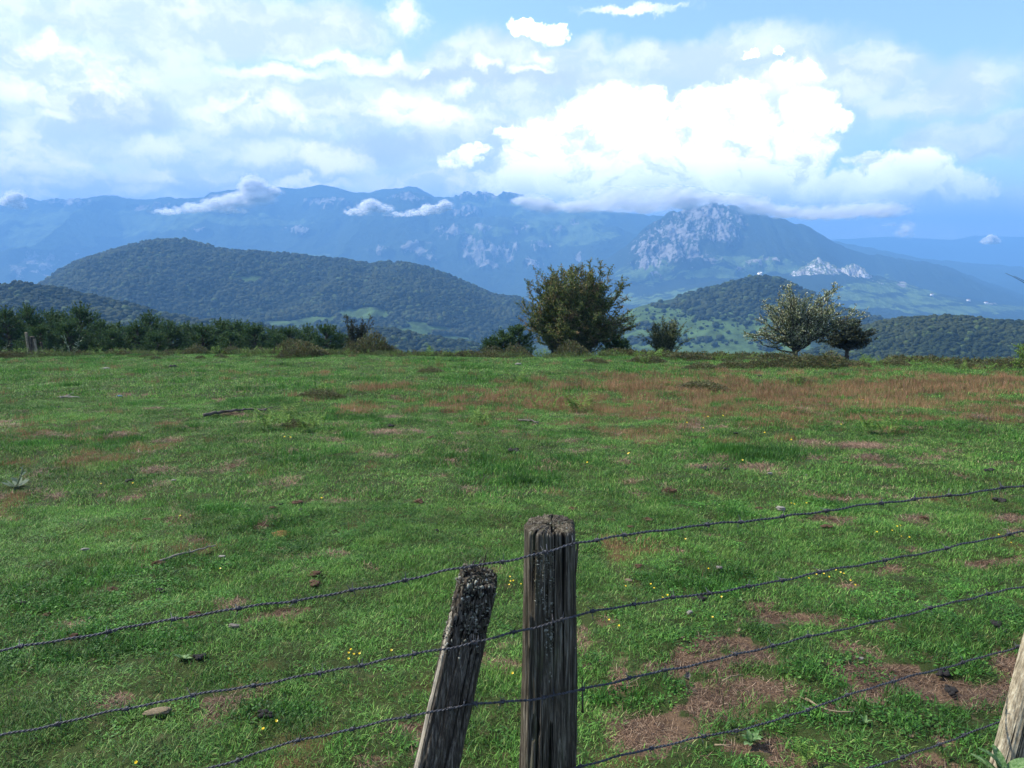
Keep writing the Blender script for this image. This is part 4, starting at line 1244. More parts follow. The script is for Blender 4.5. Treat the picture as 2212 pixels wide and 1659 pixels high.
def make_post(name, outline, H, w0, w1, lean, mat, seed, na=220, nz=300, notch=None, top_tilt=(0, 0), pale_side=None, rough=1.0, top_round=0.01, crust=0.0):
    """w0 bottom, w1 top scale; lean (dx,dy) per metre. z from 0 to H"""
    th = np.arange(na) / na * 2 * PI
    zz = np.linspace(0, H, nz)
    TH, ZZ = np.meshgrid(th, zz)
    f = ZZ / H
    R = post_section(TH, outline) * (w0 + (w1 - w0) * f)
    cx, cy = np.cos(TH), np.sin(TH)
    # long grooves of weathered grain
    g1 = vnoise(cx * 16 + 20, cy * 16 + 20, ZZ * 1.6, seed=seed)
    g2 = vnoise(cx * 40 + 20, cy * 40 + 20, ZZ * 3.5, seed=seed + 1)
    g3 = fbm(cx * 3.5 + 20, cy * 3.5 + 20, ZZ * 4, o=3, seed=seed + 2)
    crack = ss(0.66, 0.84, vnoise(cx * 22 + 50, cy * 22 + 50, ZZ * 0.9, seed=seed + 3))
    knots = ss(0.78, 0.9, vnoise(cx * 5 + 70, cy * 5 + 70, ZZ * 9, seed=seed + 5))
    R = R * (1 + rough * ((g1 - 0.5) * 0.085 + (g2 - 0.5) * 0.05 + (g3 - 0.5) * 0.10 - crack * 0.085 - knots * 0.05) + (fbm(cx * 2.2 + 20, cy * 2.2 + 20, ZZ * 1.7, o=2, seed=seed + 21) - 0.5) * 0.16 * rough)
    if notch:
        for (na_, nz_, dz_, dep) in notch:
            R = R - dep * np.exp(-((ZZ - nz_) / dz_) ** 2) * np.clip(np.cos(TH - math.radians(na_)), 0, 1) ** 3
    crk = np.zeros_like(R)
    if crust:
        c_ = ss(H - crust, H - crust * 0.45, ZZ + (g3 - 0.5) * 0.12)
        lump = fbm(cx * 14 + 20, cy * 14 + 20, ZZ * 55, o=3, seed=seed + 12, gain=0.6)
        R = R + c_ * (lump - 0.42) * 0.012
        crk = c_
    e = np.clip((ZZ - (H - top_round)) / top_round, 0, 1)
    R = R * (1 - 0.10 * e ** 2)
    X_ = cx * R + lean[0] * ZZ; Y_ = cy * R + lean[1] * ZZ
    Zt = ZZ + (f ** 6) * (top_tilt[0] * cx * R + top_tilt[1] * cy * R + (g2 - 0.5) * 0.012 * rough)
    groove = np.clip(crack * 0.9 + (0.5 - g1) * 1.3 + knots * 0.5, 0, 1)
    if crust: groove = groove * (1 - crk) + crk * (1 - ss(0.36, 0.50, lump)) * 0.9
    pale = np.zeros_like(X_)  # pale split face, with the sunlit brightness of that side put into its colour
    if pale_side is not None:
        a0, a1, z0, z1 = pale_side
        dg = np.degrees(TH)
        pale = ss(a0 - 6, a0 + 4, dg) * (1 - ss(a1 - 4, a1 + 6, dg)) * ss(z0 - .03, z0 + .03, ZZ) * (1 - ss(z1 - 0.05, z1 + 0.02, ZZ)) * (0.05 + 0.9 * g3 + 0.45 * g2)
    V = [np.stack([X_, Y_, Zt], -1).reshape(-1, 3)]
    gr = [groove.ravel()]; pl = [pale.ravel()]
    jj = np.arange(na); jn = (jj + 1) % na
    i = (np.arange(nz - 1) * na)[:, None]
    Qs = [np.stack([i + jj, i + jn, i + na + jn, i + na + jj], -1).reshape(-1, 4)]
    # top: concentric rings with end-grain cracks
    base = (nz - 1) * na; cur = nz * na
    cxm, cym, czm = X_[-1].mean(), Y_[-1].mean(), Zt[-1].mean()
    prev = base
    for q, fr in enumerate(np.linspace(0.93, 0.06, 12)):
        x = cxm + (X_[-1] - cxm) * fr; y = cym + (Y_[-1] - cym) * fr
        cz = vnoise(x * 90 + 50, y * 90 + 50, seed=seed + 8)
        rad = vnoise(np.cos(th) * 9 + 50, np.sin(th) * 9 + 50, seed=seed + 9)
        z = Zt[-1] * fr + czm * (1 - fr) + 0.004 * (1 - fr) + (cz - 0.5) * 0.005 * rough - ss(0.7, 0.85, rad) * 0.008 * min(1, fr * 2)
        V.append(np.stack([x, y, z], -1)); gr.append(np.clip((0.5 - cz) * 1.6 + ss(0.7, 0.85, rad) * 0.8, 0, 1)); pl.append(np.zeros(na))
        Qs.append(np.stack([prev + jj, prev + jn, cur + jn, cur + jj], -1)); prev = cur; cur += na
    V.append(np.array([[cxm, cym, czm]])); gr.append([0]); pl.append([0])
    tri = np.stack([prev + jj, prev + jn, np.full(na, cur)], 1)
    return mesh_np(name, np.vstack(V), [np.vstack(Qs), tri], mat, True, dict(groove=np.concatenate(gr), pale=np.concatenate(pl)))


def lichen_flakes(me, cond, n, size, rng, name='lichen'):
    """crusty flakes standing on the surface vertices chosen by cond(x,y,z, nx,ny,nz)"""
    co = np.empty(len(me.vertices) * 3, np.float32); me.vertices.foreach_get('co', co); co = co.reshape(-1, 3)
    nr_ = np.empty(len(me.vertices) * 3, np.float32); me.vertices.foreach_get('normal', nr_); nr_ = nr_.reshape(-1, 3)
    wgt = cond(co, nr_); wgt = np.clip(wgt, 0, None); wgt = wgt / wgt.sum()
    idx = rng.choice(len(co), n, p=wgt)
    mb = MB()
    Vs, Fs = ICO[1]
    for i in idx:
        s_ = size * rng.uniform(0.35, 1.3)
        q = Vs * (1 + rng.normal(size=(len(Vs), 1)) * 0.4) * np.array([s_ * rng.uniform(.5, 1.6), s_ * rng.uniform(.4, 1.0), s_ * rng.uniform(0.4, 1.9)])
        mb.add(co[i] + nr_[i] * s_ * 0.25 + q, Fs)
    return mb.mesh(name, M_LICHEN)


# ------------------------------------------------------------------ fence
def fx(y_or_none=None): pass


PX0 = np.array([0.118, 2.08])             # plan position of the upright post
DIRL = np.array([1.0, 0.16]); DIRR = np.array([1.0, 0.30])


def fence_pt(px, py, off=0.0):
    """point on the vertical fence plane (bending at the upright post) seen at a pixel"""
    dx, dy, dz = [float(v) for v in pdir(px, py)]
    d = DIRL if px < 1193 else DIRR
    # (dx,dy)*k = P0 + d*s - off*y
    n = np.array([-d[1], d[0]])
    k = (n @ PX0 - off) / (n @ np.array([dx, dy]))
    return np.array([dx * k, dy * k, EYE + dz * k])


fence = empty('barbed_wire_fence', (float(PX0[0]), float(PX0[1]), float(ground(PX0[0], PX0[1]))))
tag(fence, 'old barbed wire fence with weathered wooden posts crossing the foreground', 'fence')
FO = np.array(fence.location)

# upright post
gz = float(ground(PX0[0], PX0[1] + 0.0))
top = at(1193, 1127, 2.14)
Hp = float(top[2]) - gz + 0.095
outl = [(0, 0.066), (40, 0.076), (90, 0.068), (140, 0.080), (185, 0.072), (220, 0.079), (250, 0.071), (282, 0.070), (300, 0.078), (318, 0.082), (340, 0.070)]
mp = make_post('post', outl, Hp, 1.30, 1.04, (-0.001, 0.0), M_POST, 201, top_tilt=(0.02, 0.08), rough=1.05)
post = link('post', mp, fence)
post.location = Vector((float(PX0[0]) + 0.0, float(PX0[1]) + 0.112, gz - 0.12)) - fence.location
post['label'] = 'upright squared post with grooved grain and lichen streaks'
lc = lichen_flakes(mp, lambda c, n: ((n[:, 1] < -0.5) & (c[:, 0] < 0.005) & (c[:, 0] > -0.055)) * ss(0.55, 0.85, fbm(c[:, 0] * 22 + 9, c[:, 2] * 9, o=2, seed=5) + ss(0.55, 0.9, c[:, 2]) * 0.35) * ss(0.45, 0.75, c[:, 2]) * (1 - ss(Hp - 0.09, Hp - 0.03, c[:, 2]))
                   + ((n[:, 0] > 0.5) & (n[:, 1] < 0.3)) * 0.08 * ss(0.6, 0.75, fbm(c[:, 2] * 12, c[:, 1] * 30, o=2, seed=6)), 420, 0.0024, rng)
o = link('lichen', lc, post); o['kind'] = 'stuff'
lc = lichen_flakes(mp, lambda c, n: (c[:, 2] > Hp - 0.012) * (n[:, 2] > 0.5) * ss(0.5, 0.7, vnoise(c[:, 0] * 40 + 9, c[:, 1] * 40 + 9, seed=4)), 45, 0.0026, rng)
o = link('lichen', lc, post); o['kind'] = 'stuff'
# split sliver standing off the right side
mb = MB()
a_ = np.array(fence_pt(1252, 1180)) - FO + np.array([0.0, 0.05, 0]); b_2 = np.array(fence_pt(1243, 1262)) - FO + np.array([0, 0.05, 0])
mb.tube(np.array([a_, (a_ * .6 + b_2 * .4) + np.array([0.001, 0, 0]), b_2]), [0.0016, 0.0045, 0.006], 6)
link('splinter', mb.mesh('splinter', M_POST), fence); mb = MB()
a_ = np.array(fence_pt(1262, 1560)) - FO + np.array([0.0, 0.05, 0]); b_2 = np.array(fence_pt(1261, 1480)) - FO + np.array([0, 0.05, 0])
mb.tube(np.array([a_, b_2]), [0.004, 0.001], 5)
link('splinter', mb.mesh('splinter', M_POST), fence)

# leaning post
pb = at(948, 1659, 2.03); pt_ = at(1040, 1240, 2.08)
ln_ = (pt_ - pb)
gl = float(ground(pb[0], pb[1]))
lean = (float(ln_[0] / ln_[2]), float(ln_[1] / ln_[2]))
z0 = gl - 0.1
bx_ = float(pb[0] - lean[0] * (pb[2] - z0)); by_ = float(pb[1] - lean[1] * (pb[2] - z0))
H2 = float(pt_[2] - z0) - 0.028
outl2 = [(0, 0.050), (40, 0.060), (90, 0.052), (150, 0.066), (180, 0.057), (205, 0.060), (222, 0.066), (250, 0.055), (280, 0.055), (315, 0.064), (340, 0.054)]
mp2 = make_post('post', outl2, H2, 1.30, 0.95, lean, M_POST2, 301, nz=280, notch=[(330, H2 - 0.155, 0.012, 0.022), (20, H2 - 0.15, 0.010, 0.02)], top_tilt=(-0.25, 0.2), pale_side=(176, 213, 0.30, H2 - 0.09), rough=1.5, top_round=0.03, crust=0.30)
post2 = link('post', mp2, fence)
post2.location = Vector((bx_, by_ + 0.058, z0)) - fence.location
post2['label'] = 'shorter leaning post with a crusty lichened top and a split edge coloured sunlit pale'
lc = lichen_flakes(mp2, lambda c, n: (n[:, 1] < 0.4) * ss(0.40, 0.70, fbm(c[:, 0] * 30 + 9, c[:, 2] * 22, o=2, seed=5) + ss(H2 - 0.25, H2 - 0.02, c[:, 2]) * 0.45 - 0.12) * ss(H2 - 0.34, H2 - 0.15, c[:, 2]), 800, 0.0028, rng)
o = link('lichen', lc, post2); o['kind'] = 'stuff'
lc = lichen_flakes(mp2, lambda c, n: (c[:, 2] > H2 - 0.02) * (n[:, 2] > 0.3) * 1.0, 220, 0.0034, rng)
o = link('lichen', lc, post2); o['kind'] = 'stuff'
# tangle of dead twigs on its top
mb = MB()
tp = np.array([bx_ + lean[0] * H2, by_ + 0.058 + lean[1] * H2, z0 + H2]) - FO
for k in range(70):
    c = tp + np.array([rng.normal() * 0.014 - 0.014, rng.normal() * 0.014, abs(rng.normal()) * 0.010])
    d = rng.normal(size=3) * 0.012 + np.array([0, 0, 0.009])
    mb.tube(np.array([c, c + d + rng.normal(size=3) * 0.004, c + d * 1.7]), [0.0014, 0.001, 0.0005], 4)
o = link('twig_tangle', mb.mesh('twig_tangle', M_POST2), post2)
o.location = -Vector(post2.location)

# cream post at the right edge
pb = at(2194, 1659, 2.40); pt_ = at(2262, 1400, 2.47)
ln_ = pt_ - pb; lean3 = (float(ln_[0] / ln_[2]), float(ln_[1] / ln_[2]))
gl3 = float(ground(pb[0], pb[1])); z3 = gl3 - 0.1
H3 = float(pt_[2] - z3) + 0.32
outl3 = [(0, 0.042), (60, 0.046), (130, 0.043), (190, 0.046), (240, 0.044), (300, 0.047)]
mp3 = make_post('post', outl3, H3, 1.06, 0.92, lean3, M_POST3, 401, na=140, nz=200, rough=0.8)
post3 = link('post', mp3, fence)
post3.location = Vector((float(pb[0] - lean3[0] * (pb[2] - z3)), float(pb[1] - lean3[1] * (pb[2] - z3)) + 0.05, z3)) - fence.location
post3['label'] = 'slim cream post with flaking bark at the right edge'

# wires
m, t = material('galvanised_wire')
g = t.n('ShaderNodeTexCoord').outputs['Object']
nn = t.noise(g, 120, 4, 0.7)
c = t.mix(t.ramp(nn, 0.4, 0.7), (0.065, 0.072, 0.085), (0.030, 0.022, 0.018))
p = t.n('ShaderNodeBsdfPrincipled', Metallic=0.55, Roughness=0.55); t.t.links.new(c, p.inputs['Base Color']); t.t.links.new(p.outputs[0], t.out.inputs[0])
M_WIRE = m


def spline(P, step=0.0035):
    P = np.array(P, float)
    n = len(P)
    d = np.concatenate([[0], np.cumsum(np.linalg.norm(np.diff(P, axis=0), axis=1))])
    s_ = np.arange(0, d[-1], step)
    m_ = np.zeros_like(P)
    sl_ = np.diff(P, axis=0) / np.diff(d)[:, None]
    m_[1:-1] = (sl_[1:] + sl_[:-1]) / 2; m_[0] = sl_[0]; m_[-1] = sl_[-1]
    i = np.clip(np.searchsorted(d, s_, side='right') - 1, 0, n - 2)
    h = (d[i + 1] - d[i])[:, None]; t_ = ((s_ - d[i])[:, None]) / h
    return ((2 * t_ ** 3 - 3 * t_ ** 2 + 1) * P[i] + (t_ ** 3 - 2 * t_ ** 2 + t_) * h * m_[i] + (-2 * t_ ** 3 + 3 * t_ ** 2) * P[i + 1] + (t_ ** 3 - t_ ** 2) * h * m_[i + 1]), s_


def barb_mesh(rng, k):
    """four-point barb coiled round the wire; wire axis = X"""
    mb = MB()
    for q in range(2):
        ph = q * PI + rng.uniform(-0.4, 0.4) + k
        tt = np.linspace(0, 1, 26)
        a = ph + tt * 2 * PI * 2.0
        x = (tt - 0.5) * 0.0080 + (q - 0.5) * 0.0035
        r = 0.0050
        core = np.stack([x, np.cos(a) * r, np.sin(a) * r], 1)
        e0 = core[0] + np.array([-0.006 * rng.uniform(0.3, 1.5), *(np.array([math.cos(a[0] - 1.3), math.sin(a[0] - 1.3)]) * rng.uniform(0.017, 0.026))])
        e1 = core[-1] + np.array([0.006 * rng.uniform(0.3, 1.5), *(np.array([math.cos(a[-1] + 1.3), math.sin(a[-1] + 1.3)]) * rng.uniform(0.017, 0.026))])
        Pp = np.vstack([e0, core, e1])
        R_ = np.full(len(Pp), 0.0016); R_[0] = 0.0004; R_[-1] = 0.0004
        mb.tube(Pp, R_, 5)
    return mb.mesh('barb', M_WIRE, True)


BARBS = [barb_mesh(rng, k) for k in range(6)]
OFF = 0.0
WIRES = [
    [(-260, 1455), (0, 1405), (500, 1318), (800, 1268), (1030, 1222), (1137, 1203), (1193, 1188), (1240, 1172), (1300, 1163), (1690, 1115), (1950, 1082), (2212, 1049), (2400, 1028)],
    [(-260, 1640), (0, 1588), (420, 1503), (760, 1440), (1010, 1391), (1130, 1360), (1193, 1343), (1240, 1331), (1640, 1262), (1900, 1212), (2212, 1149), (2400, 1112)],
    [(-200, 1850), (200, 1738), (440, 1663), (620, 1606), (770, 1574), (1000, 1524), (1060, 1517), (1193, 1504), (1240, 1494), (1430, 1450), (1640, 1402), (1985, 1320), (2212, 1266), (2400, 1224)],
    [(700, 1800), (1000, 1722), (1193, 1672), (1250, 1655), (1430, 1612), (1640, 1565), (1780, 1520), (1930, 1472), (2212, 1395), (2400, 1345)],
    [(1193, 1840), (1600, 1735), (1880, 1657), (2050, 1600), (2190, 1550), (2400, 1480)],
]
BPX = [[45, 235, 375, 517, 635, 760, 875, 1020, 1085, 1180, 1290, 1350, 1580 - 53, 1600, 1690, 1785, 1905, 1975, 2050, 2165],
       [125, 275, 415, 547, 690, 780, 895, 1022, 1110, 1213, 1280, 1370, 1455, 1532, 1618, 1690, 1770, 1912, 2045, 2180],
       [515, 645, 760, 882, 972, 1027, 1085, 1175, 1260, 1360, 1435, 1590, 1670, 1745, 1885, 2010, 2135],
       [1255, 1408, 1520, 1590, 1700, 1745, 1830, 1930, 2080, 2200],
       [1950, 2028, 2085, 2170]]
names_w = ['topmost barbed wire', 'second barbed wire from the top', 'third barbed wire from the top', 'fourth barbed wire from the top', 'lowest barbed wire']
for k, pts in enumerate(WIRES):
    Pp = np.array([fence_pt(a, b) for a, b in pts]) - FO
    e0_ = Pp[0] - Pp[1]; e1_ = Pp[-1] - Pp[-2]
    Pp = np.vstack([Pp[:1] + e0_ / np.linalg.norm(e0_) * 0.8, Pp, Pp[-1:] + e1_ / np.linalg.norm(e1_) * 1.4])
    C, S = spline(Pp)
    C = C + np.stack([0 * S, 0 * S, 0.0022 * np.sin(S * 9 + k) + 0.0018 * np.sin(S * 23 + k * 2) + 0.0012 * np.sin(S * 51 + k)], 1)
    T = np.gradient(C, axis=0); T /= np.linalg.norm(T, axis=1, keepdims=True)
    A = np.cross(T, [0, 0, 1.0]); A /= np.linalg.norm(A, axis=1, keepdims=True); B = np.cross(A, T)
    ph = S / 0.026 * 2 * PI + 0.7 * np.sin(S * 5)
    mb = MB()
    for q in (0, PI):
        st_ = C + 0.0020 * (np.cos(ph + q)[:, None] * A + np.sin(ph + q)[:, None] * B)
        mb.tube(st_, 0.00185, 6)
    wr = link('wire', mb.mesh('wire', M_WIRE, True), fence)
    wr['label'] = names_w[k]
    wx_, _ = proj(C[:, 0] + FO[0], C[:, 1] + FO[1], C[:, 2] + FO[2])
    for j, bx in enumerate(BPX[k]):
        i = int(np.argmin(abs(wx_ - bx)))
        bo = link('barb', BARBS[(j * 5 + k) % 6], wr)
        bo.location = C[i]
        bo.rotation_euler = Vector(T[i]).to_track_quat('X', 'Z').to_euler()
        bo.rotation_euler.rotate_axis('X', random.uniform(0, 6.28))
# staples on the posts
for (a, b, par) in [(1180, 1191, post), (1236, 1172, post), (1193, 1343, post), (1195, 1503, post), (1032, 1386, post2), (1002, 1523, post2), (2190, 1548, post3)]:
    c = fence_pt(a, b) - FO
    mb = MB()
    tt = np.linspace(0, PI, 9)
    arc = np.stack([0.0045 * np.cos(tt) * 0.3, -0.003 * np.sin(tt) - 0.002, 0.0075 * np.cos(tt)], 1)
    arc = np.vstack([arc[0] + [0, 0.03, 0], arc, arc[-1] + [0, 0.03, 0]])
    mb.tube(arc * np.array([1, 1, 1.5]) + np.array([0, -0.003, 0]) + c, 0.0016, 6)
    so_ = link('staple', mb.mesh('staple', M_WIRE, True), par)
    so_.location = -Vector(par.location)

# old posts on the brow at the far left
for i, (px, topr, wpx, ln, lab, mt) in enumerate([(62, 718, 6, -0.05, 'tall thin pale old post, leftmost of the four on the brow', M_POST3), (70, 727, 11, 0.0, 'thick dark old post wrapped in wire, second of the four', M_POST),
                                                  (77, 732, 7, -0.06, 'short pale grey old post, third of the four', M_POST3), (89, 739, 5, 0.0, 'shortest thin dark old post, rightmost of the four', M_POST2)]):
    Yd = 39.0
    b = place(px + 2, Yd, 0.15)
    H_ = zrow(topr, Yd) - b[2]
    r = wpx / 2 / FPX * Yd
    me_ = make_post('old_post', [(0, r), (60, r * 1.1), (120, r), (180, r * 1.1), (240, r), (300, r * 1.08)], H_, 1.05, 0.95, (ln, 0), mt, 500 + i, na=24, nz=40)
    o = link('old_post', me_, None, b)
    tag(o, lab, 'post', 'old posts on the brow')

# ------------------------------------------------------------------ grass
def blade(mb, base, az_, L, wd_, lean, curl, seg=3):
    t_ = np.linspace(0, 1, seg + 1)
    ang = lean + curl * t_
    st_ = L / seg
    hx = np.concatenate([[0], np.cumsum(np.sin(ang[:-1]) * st_)]); hz = np.concatenate([[0], np.cumsum(np.cos(ang[:-1]) * st_)])
    d = np.array([math.cos(az_), math.sin(az_), 0]); sd = np.array([-d[1], d[0], 0])
    c = base + hx[:, None] * d + hz[:, None] * np.array([0, 0, 1])
    wv = wd_ / 2 * (1 - t_ ** 2 * 0.9)
    V = np.empty((2 * seg + 1, 3))
    V[0:2 * seg:2] = c[:-1] - sd * wv[:-1, None]; V[1:2 * seg:2] = c[:-1] + sd * wv[:-1, None]; V[-1] = c[-1]
    Qs = [[2 * i, 2 * i + 1, 2 * i + 3, 2 * i + 2] for i in range(seg - 1)]
    mb.add(V, [[2 * seg - 2, 2 * seg - 1, 2 * seg]], Qs)


def tuft(rng, n, R, L, wd_, lean=(0.1, 1.1), curl=(0.2, 1.3), mat=None, seg=3, name='tuft'):
    mb = MB()
    for k in range(n):
        a = rng.uniform(0, 2 * PI); r = R * math.sqrt(rng.uniform())
        blade(mb, np.array([math.cos(a) * r, math.sin(a) * r, -0.004]), rng.uniform(0, 2 * PI), L * rng.uniform(0.45, 1.25), wd_ * rng.uniform(0.7, 1.25), rng.uniform(*lean), rng.uniform(*curl), seg)
    return mb.mesh(name, mat)


def grassmat(name, stops, lo=0.72, hi=1.34, big=None):
    m, t = material(name)
    isl = t.n('ShaderNodeNewGeometry').outputs['Random Per Island']
    oi = t.n('ShaderNodeObjectInfo').outputs
    c = t.cramp(isl, stops)
    loc_ = oi['Location']
    n = t.noise(loc_, 0.55, 4, 0.6)
    n2 = t.noise(loc_, 3.0, 3, 0.6)
    k = t.math('MULTIPLY', t.ramp(n, 0.3, 0.7, lo, hi, False), t.ramp(n2, 0.3, 0.7, 0.62, 1.38, False))
    k = t.math('MULTIPLY', k, t.ramp(oi['Random'], 0, 1, 0.8, 1.2, False))
    sc_ = t.n('ShaderNodeVectorMath', dict(operation='SCALE'), _0=c); t.t.links.new(k, sc_.inputs[3])
    c = sc_.outputs[0]
    if big: c = t.mix(t.ramp(n2, 0.54, 0.72, 0, 0.6), c, big)
    finish(t, c, 0.6, None, 0.25, 0.3)
    return m


M_G1 = grassmat('pasture_grass', [(0, (0.017, 0.058, 0.010)), (0.35, (0.052, 0.150, 0.022)), (0.75, (0.130, 0.300, 0.048)), (0.94, (0.23, 0.36, 0.085)), (1, (0.42, 0.36, 0.18))], big=(0.150, 0.240, 0.045))
M_G2 = grassmat('lush_grass', [(0, (0.018, 0.066, 0.010)), (0.6, (0.050, 0.160, 0.022)), (1, (0.115, 0.27, 0.040))])
M_G3 = grassmat('red_grass', [(0, (0.10, 0.12, 0.036)), (0.35, (0.18, 0.130, 0.055)), (0.7, (0.30, 0.135, 0.072)), (1, (0.35, 0.22, 0.125))])
M_STRAW = grassmat('dry_litter', [(0, (0.04, 0.026, 0.018)), (0.5, (0.15, 0.090, 0.056)), (0.85, (0.29, 0.19, 0.120)), (1, (0.40, 0.31, 0.21))])
rng = np.random.default_rng(99)
T_near = [tuft(rng, 64, 0.075, 0.030, 0.0026, mat=M_G1) for _ in range(6)] + [tuft(rng, 46, 0.06, 0.050, 0.0032, (0.0, 0.8), (0.2, 1.2), M_G2, 4) for _ in range(3)]
def clover(rng, n, R, L):
    lf = MB()
    a = rng.uniform(0, 6.28, n); r0 = R * np.sqrt(rng.uniform(0, 1, n))
    c = np.stack([np.cos(a) * r0, np.sin(a) * r0, rng.uniform(0.4, 1.0, n) * L * 1.2], 1)
    d = rng.normal(size=(n, 3)) * np.array([1, 1, 0.25])
    lf.leaves(c, d, L * rng.uniform(0.7, 1.4, n), L * 0.62 * rng.uniform(0.7, 1.3, n), 0.6, rng)
    return lf.mesh('clover', M_G2)
T_near += [clover(rng, 60, 0.06, 0.014) for _ in range(2)]
T_mid = [tuft(rng, 48, 0.12, 0.040, 0.0042, mat=M_G1, seg=2) for _ in range(6)] + [tuft(rng, 44, 0.11, 0.07, 0.0055, (0, 0.7), (0.1, 1), M_G2, 3) for _ in range(3)]
T_far = [tuft(rng, 42, 0.24, 0.062, 0.009, mat=M_G1, seg=2) for _ in range(5)] + [tuft(rng, 36, 0.2, 0.10, 0.011, (0, 0.6), (0.1, 0.8), M_G2, 2) for _ in range(3)]


def field_pts(y0, y1, dens, rng, margin=1.9):
    n = int(dens * (0.72 * (y1 ** 2 - y0 ** 2) + 2 * margin * (y1 - y0)))
    # area grows with distance
    yy = np.sqrt(rng.uniform(y0 ** 2, y1 ** 2, n))
    xx_ = rng.uniform(-1, 1, n) * (margin + 0.72 * yy)
    return xx_, yy


def grow(name, label, meshes, nA, y0, y1, dens, rng, base_scale=1.0, cat='grass'):
    x, y = field_pts(y0, y1, dens, rng)
    z = ground(x, y); b, r, l = masks(x, y, z)
    k = (rng.uniform(size=len(x)) > b * 1.02 - 0.06) & (y < brow(x) + 4)
    thin = fbm(x * 4.3, y * 4.3, o=3, seed=44)
    k &= rng.uniform(size=len(x)) < 0.15 + 1.5 * thin
    x, y, z, r, l = x[k], y[k], z[k], r[k], l[k]
    n = len(x)
    lush = rng.uniform(size=n) < l * 0.75 + 0.06
    pick = np.where(lush, nA + rng.integers(0, len(meshes) - nA, n), rng.integers(0, nA, n))
    hgt = 0.30 + 1.35 * fbm(x * 2.3, y * 2.3, o=3, seed=45)
    s = base_scale * rng.uniform(0.75, 1.25, n) * (1 - 0.25 * r)
    S = np.stack([s, s, s * hgt * np.where(lush, 0.55 + 0.6 * l, 1)], 1)
    turn = np.stack([rng.normal(size=n) * 0.1, rng.normal(size=n) * 0.1, rng.uniform(0, 6.28, n)], 1)
    o = scatter(name, meshes, np.stack([x, y, z], 1), pick, turn, S)
    tag(o, label, cat, kind='stuff')
    return o


grow('grass', 'short green pasture grass growing close to the fence', T_near, 6, 1.0, 6.5, 430, rng)
grow('grass', 'short green pasture grass across the middle of the field', T_mid, 6, 6.5, 16, 170, rng)
grow('grass', 'short green grass on the far half of the pasture up to the brow', T_far, 5, 16, 44, 42, rng)

# reddish seeding grass
def red_tuft(rng, n, R, L, wd_):
    return tuft(rng, n, R, L, wd_, (0.0, 0.45), (0.0, 0.5), M_G3, 2, 'red_tuft')


T_red = [red_tuft(rng, 34, 0.16, 0.13, 0.006) for _ in range(5)]
x, y = field_pts(3.5, 34, 46, rng)
z = ground(x, y); b, r, l = masks(x, y, z)
k = rng.uniform(size=len(x)) < r * (1.05 - b) * 0.78
x, y, z = x[k], y[k], z[k]; n = len(x)
s = rng.uniform(0.6, 1.2, n) * np.clip(y / 17, 0.45, 1.15)
red = scatter('red_grass', T_red, np.stack([x, y, z], 1), rng.integers(0, 5, n), np.stack([rng.normal(size=n) * 0.1, rng.normal(size=n) * 0.1, rng.uniform(0, 6.28, n)], 1), np.stack([s, s, s], 1))
tag(red, 'reddish brown seeding grass in drifts across the field', 'grass', kind='stuff')

# dry litter on the bare patches
T_str = [tuft(rng, 40, 0.07, 0.05, 0.003, (1.1, 1.5), (-0.1, 0.4), M_STRAW, 2, 'litter') for _ in range(5)]
x, y = field_pts(1.0, 14, 760, rng)
z = ground(x, y); b, r, l = masks(x, y, z)
k = rng.uniform(size=len(x)) < b * 1.0 + 0.008
x, y, z = x[k], y[k], z[k]; n = len(x)
s = rng.uniform(0.7, 1.2, n) * np.clip(y / 5, 0.8, 1.8)
lit = scatter('dry_litter', T_str, np.stack([x, y, z - 0.006], 1), rng.integers(0, 5, n), np.stack([0 * s, 0 * s, rng.uniform(0, 6.28, n)], 1), np.stack([s, s, s], 1))
tag(lit, 'dry brown grass litter lying on the bare patches', 'litter', kind='stuff')

# ------------------------------------------------------------------ small things lying in the field
def flat_mat(name, a, b, scale=30, rough=0.9, bump=0.006):
    m, t = material(name)
    n = t.noise(t.n('ShaderNodeTexCoord').outputs['Object'], scale, 5, 0.7)
    finish(t, t.mix(n, a, b), rough, t.bump(n, 0.9, bump), 0.2)
    return m


M_BLACK = flat_mat('fresh_dung', (0.010, 0.010, 0.010), (0.040, 0.036, 0.034))
M_DUNG = flat_mat('dry_dung', (0.035, 0.020, 0.012), (0.13, 0.075, 0.042))
M_STONE = flat_mat('pale_stone', (0.13, 0.125, 0.10), (0.33, 0.31, 0.27))
M_BARKF = flat_mat('fallen_bark', (0.035, 0.03, 0.025), (0.14, 0.125, 0.105))
M_TAN = flat_mat('tan_slab', (0.14, 0.105, 0.06), (0.27, 0.22, 0.14))
M_GREYW = flat_mat('grey_deadwood', (0.10, 0.09, 0.075), (0.24, 0.22, 0.19))
M_ORANGE = flat_mat('orange_litter', (0.26, 0.13, 0.05), (0.45, 0.25, 0.10))
M_BLUE = flat_mat('blue_plastic', (0.03, 0.08, 0.25), (0.05, 0.13, 0.4))


def pile(rng, n, spread, flat=0.6, size=0.5, sub=2):
    mb = MB()
    for k in range(n):
        V, F = ICO[sub]
        c = rng.normal(size=3) * spread * np.array([1, 1, 0.25]); c[2] = abs(c[2]) + 0.12
        nz_ = fbm(V[:, 0] * 2.2 + k, V[:, 1] * 2.2, V[:, 2] * 2.2 + 7, o=3, seed=int(rng.integers(9999)))
        mb.add(c + V * (size * rng.uniform(0.6, 1.2)) * (0.6 + 0.8 * nz_)[:, None] * np.array([1.2, 1, flat]), F)
    return mb


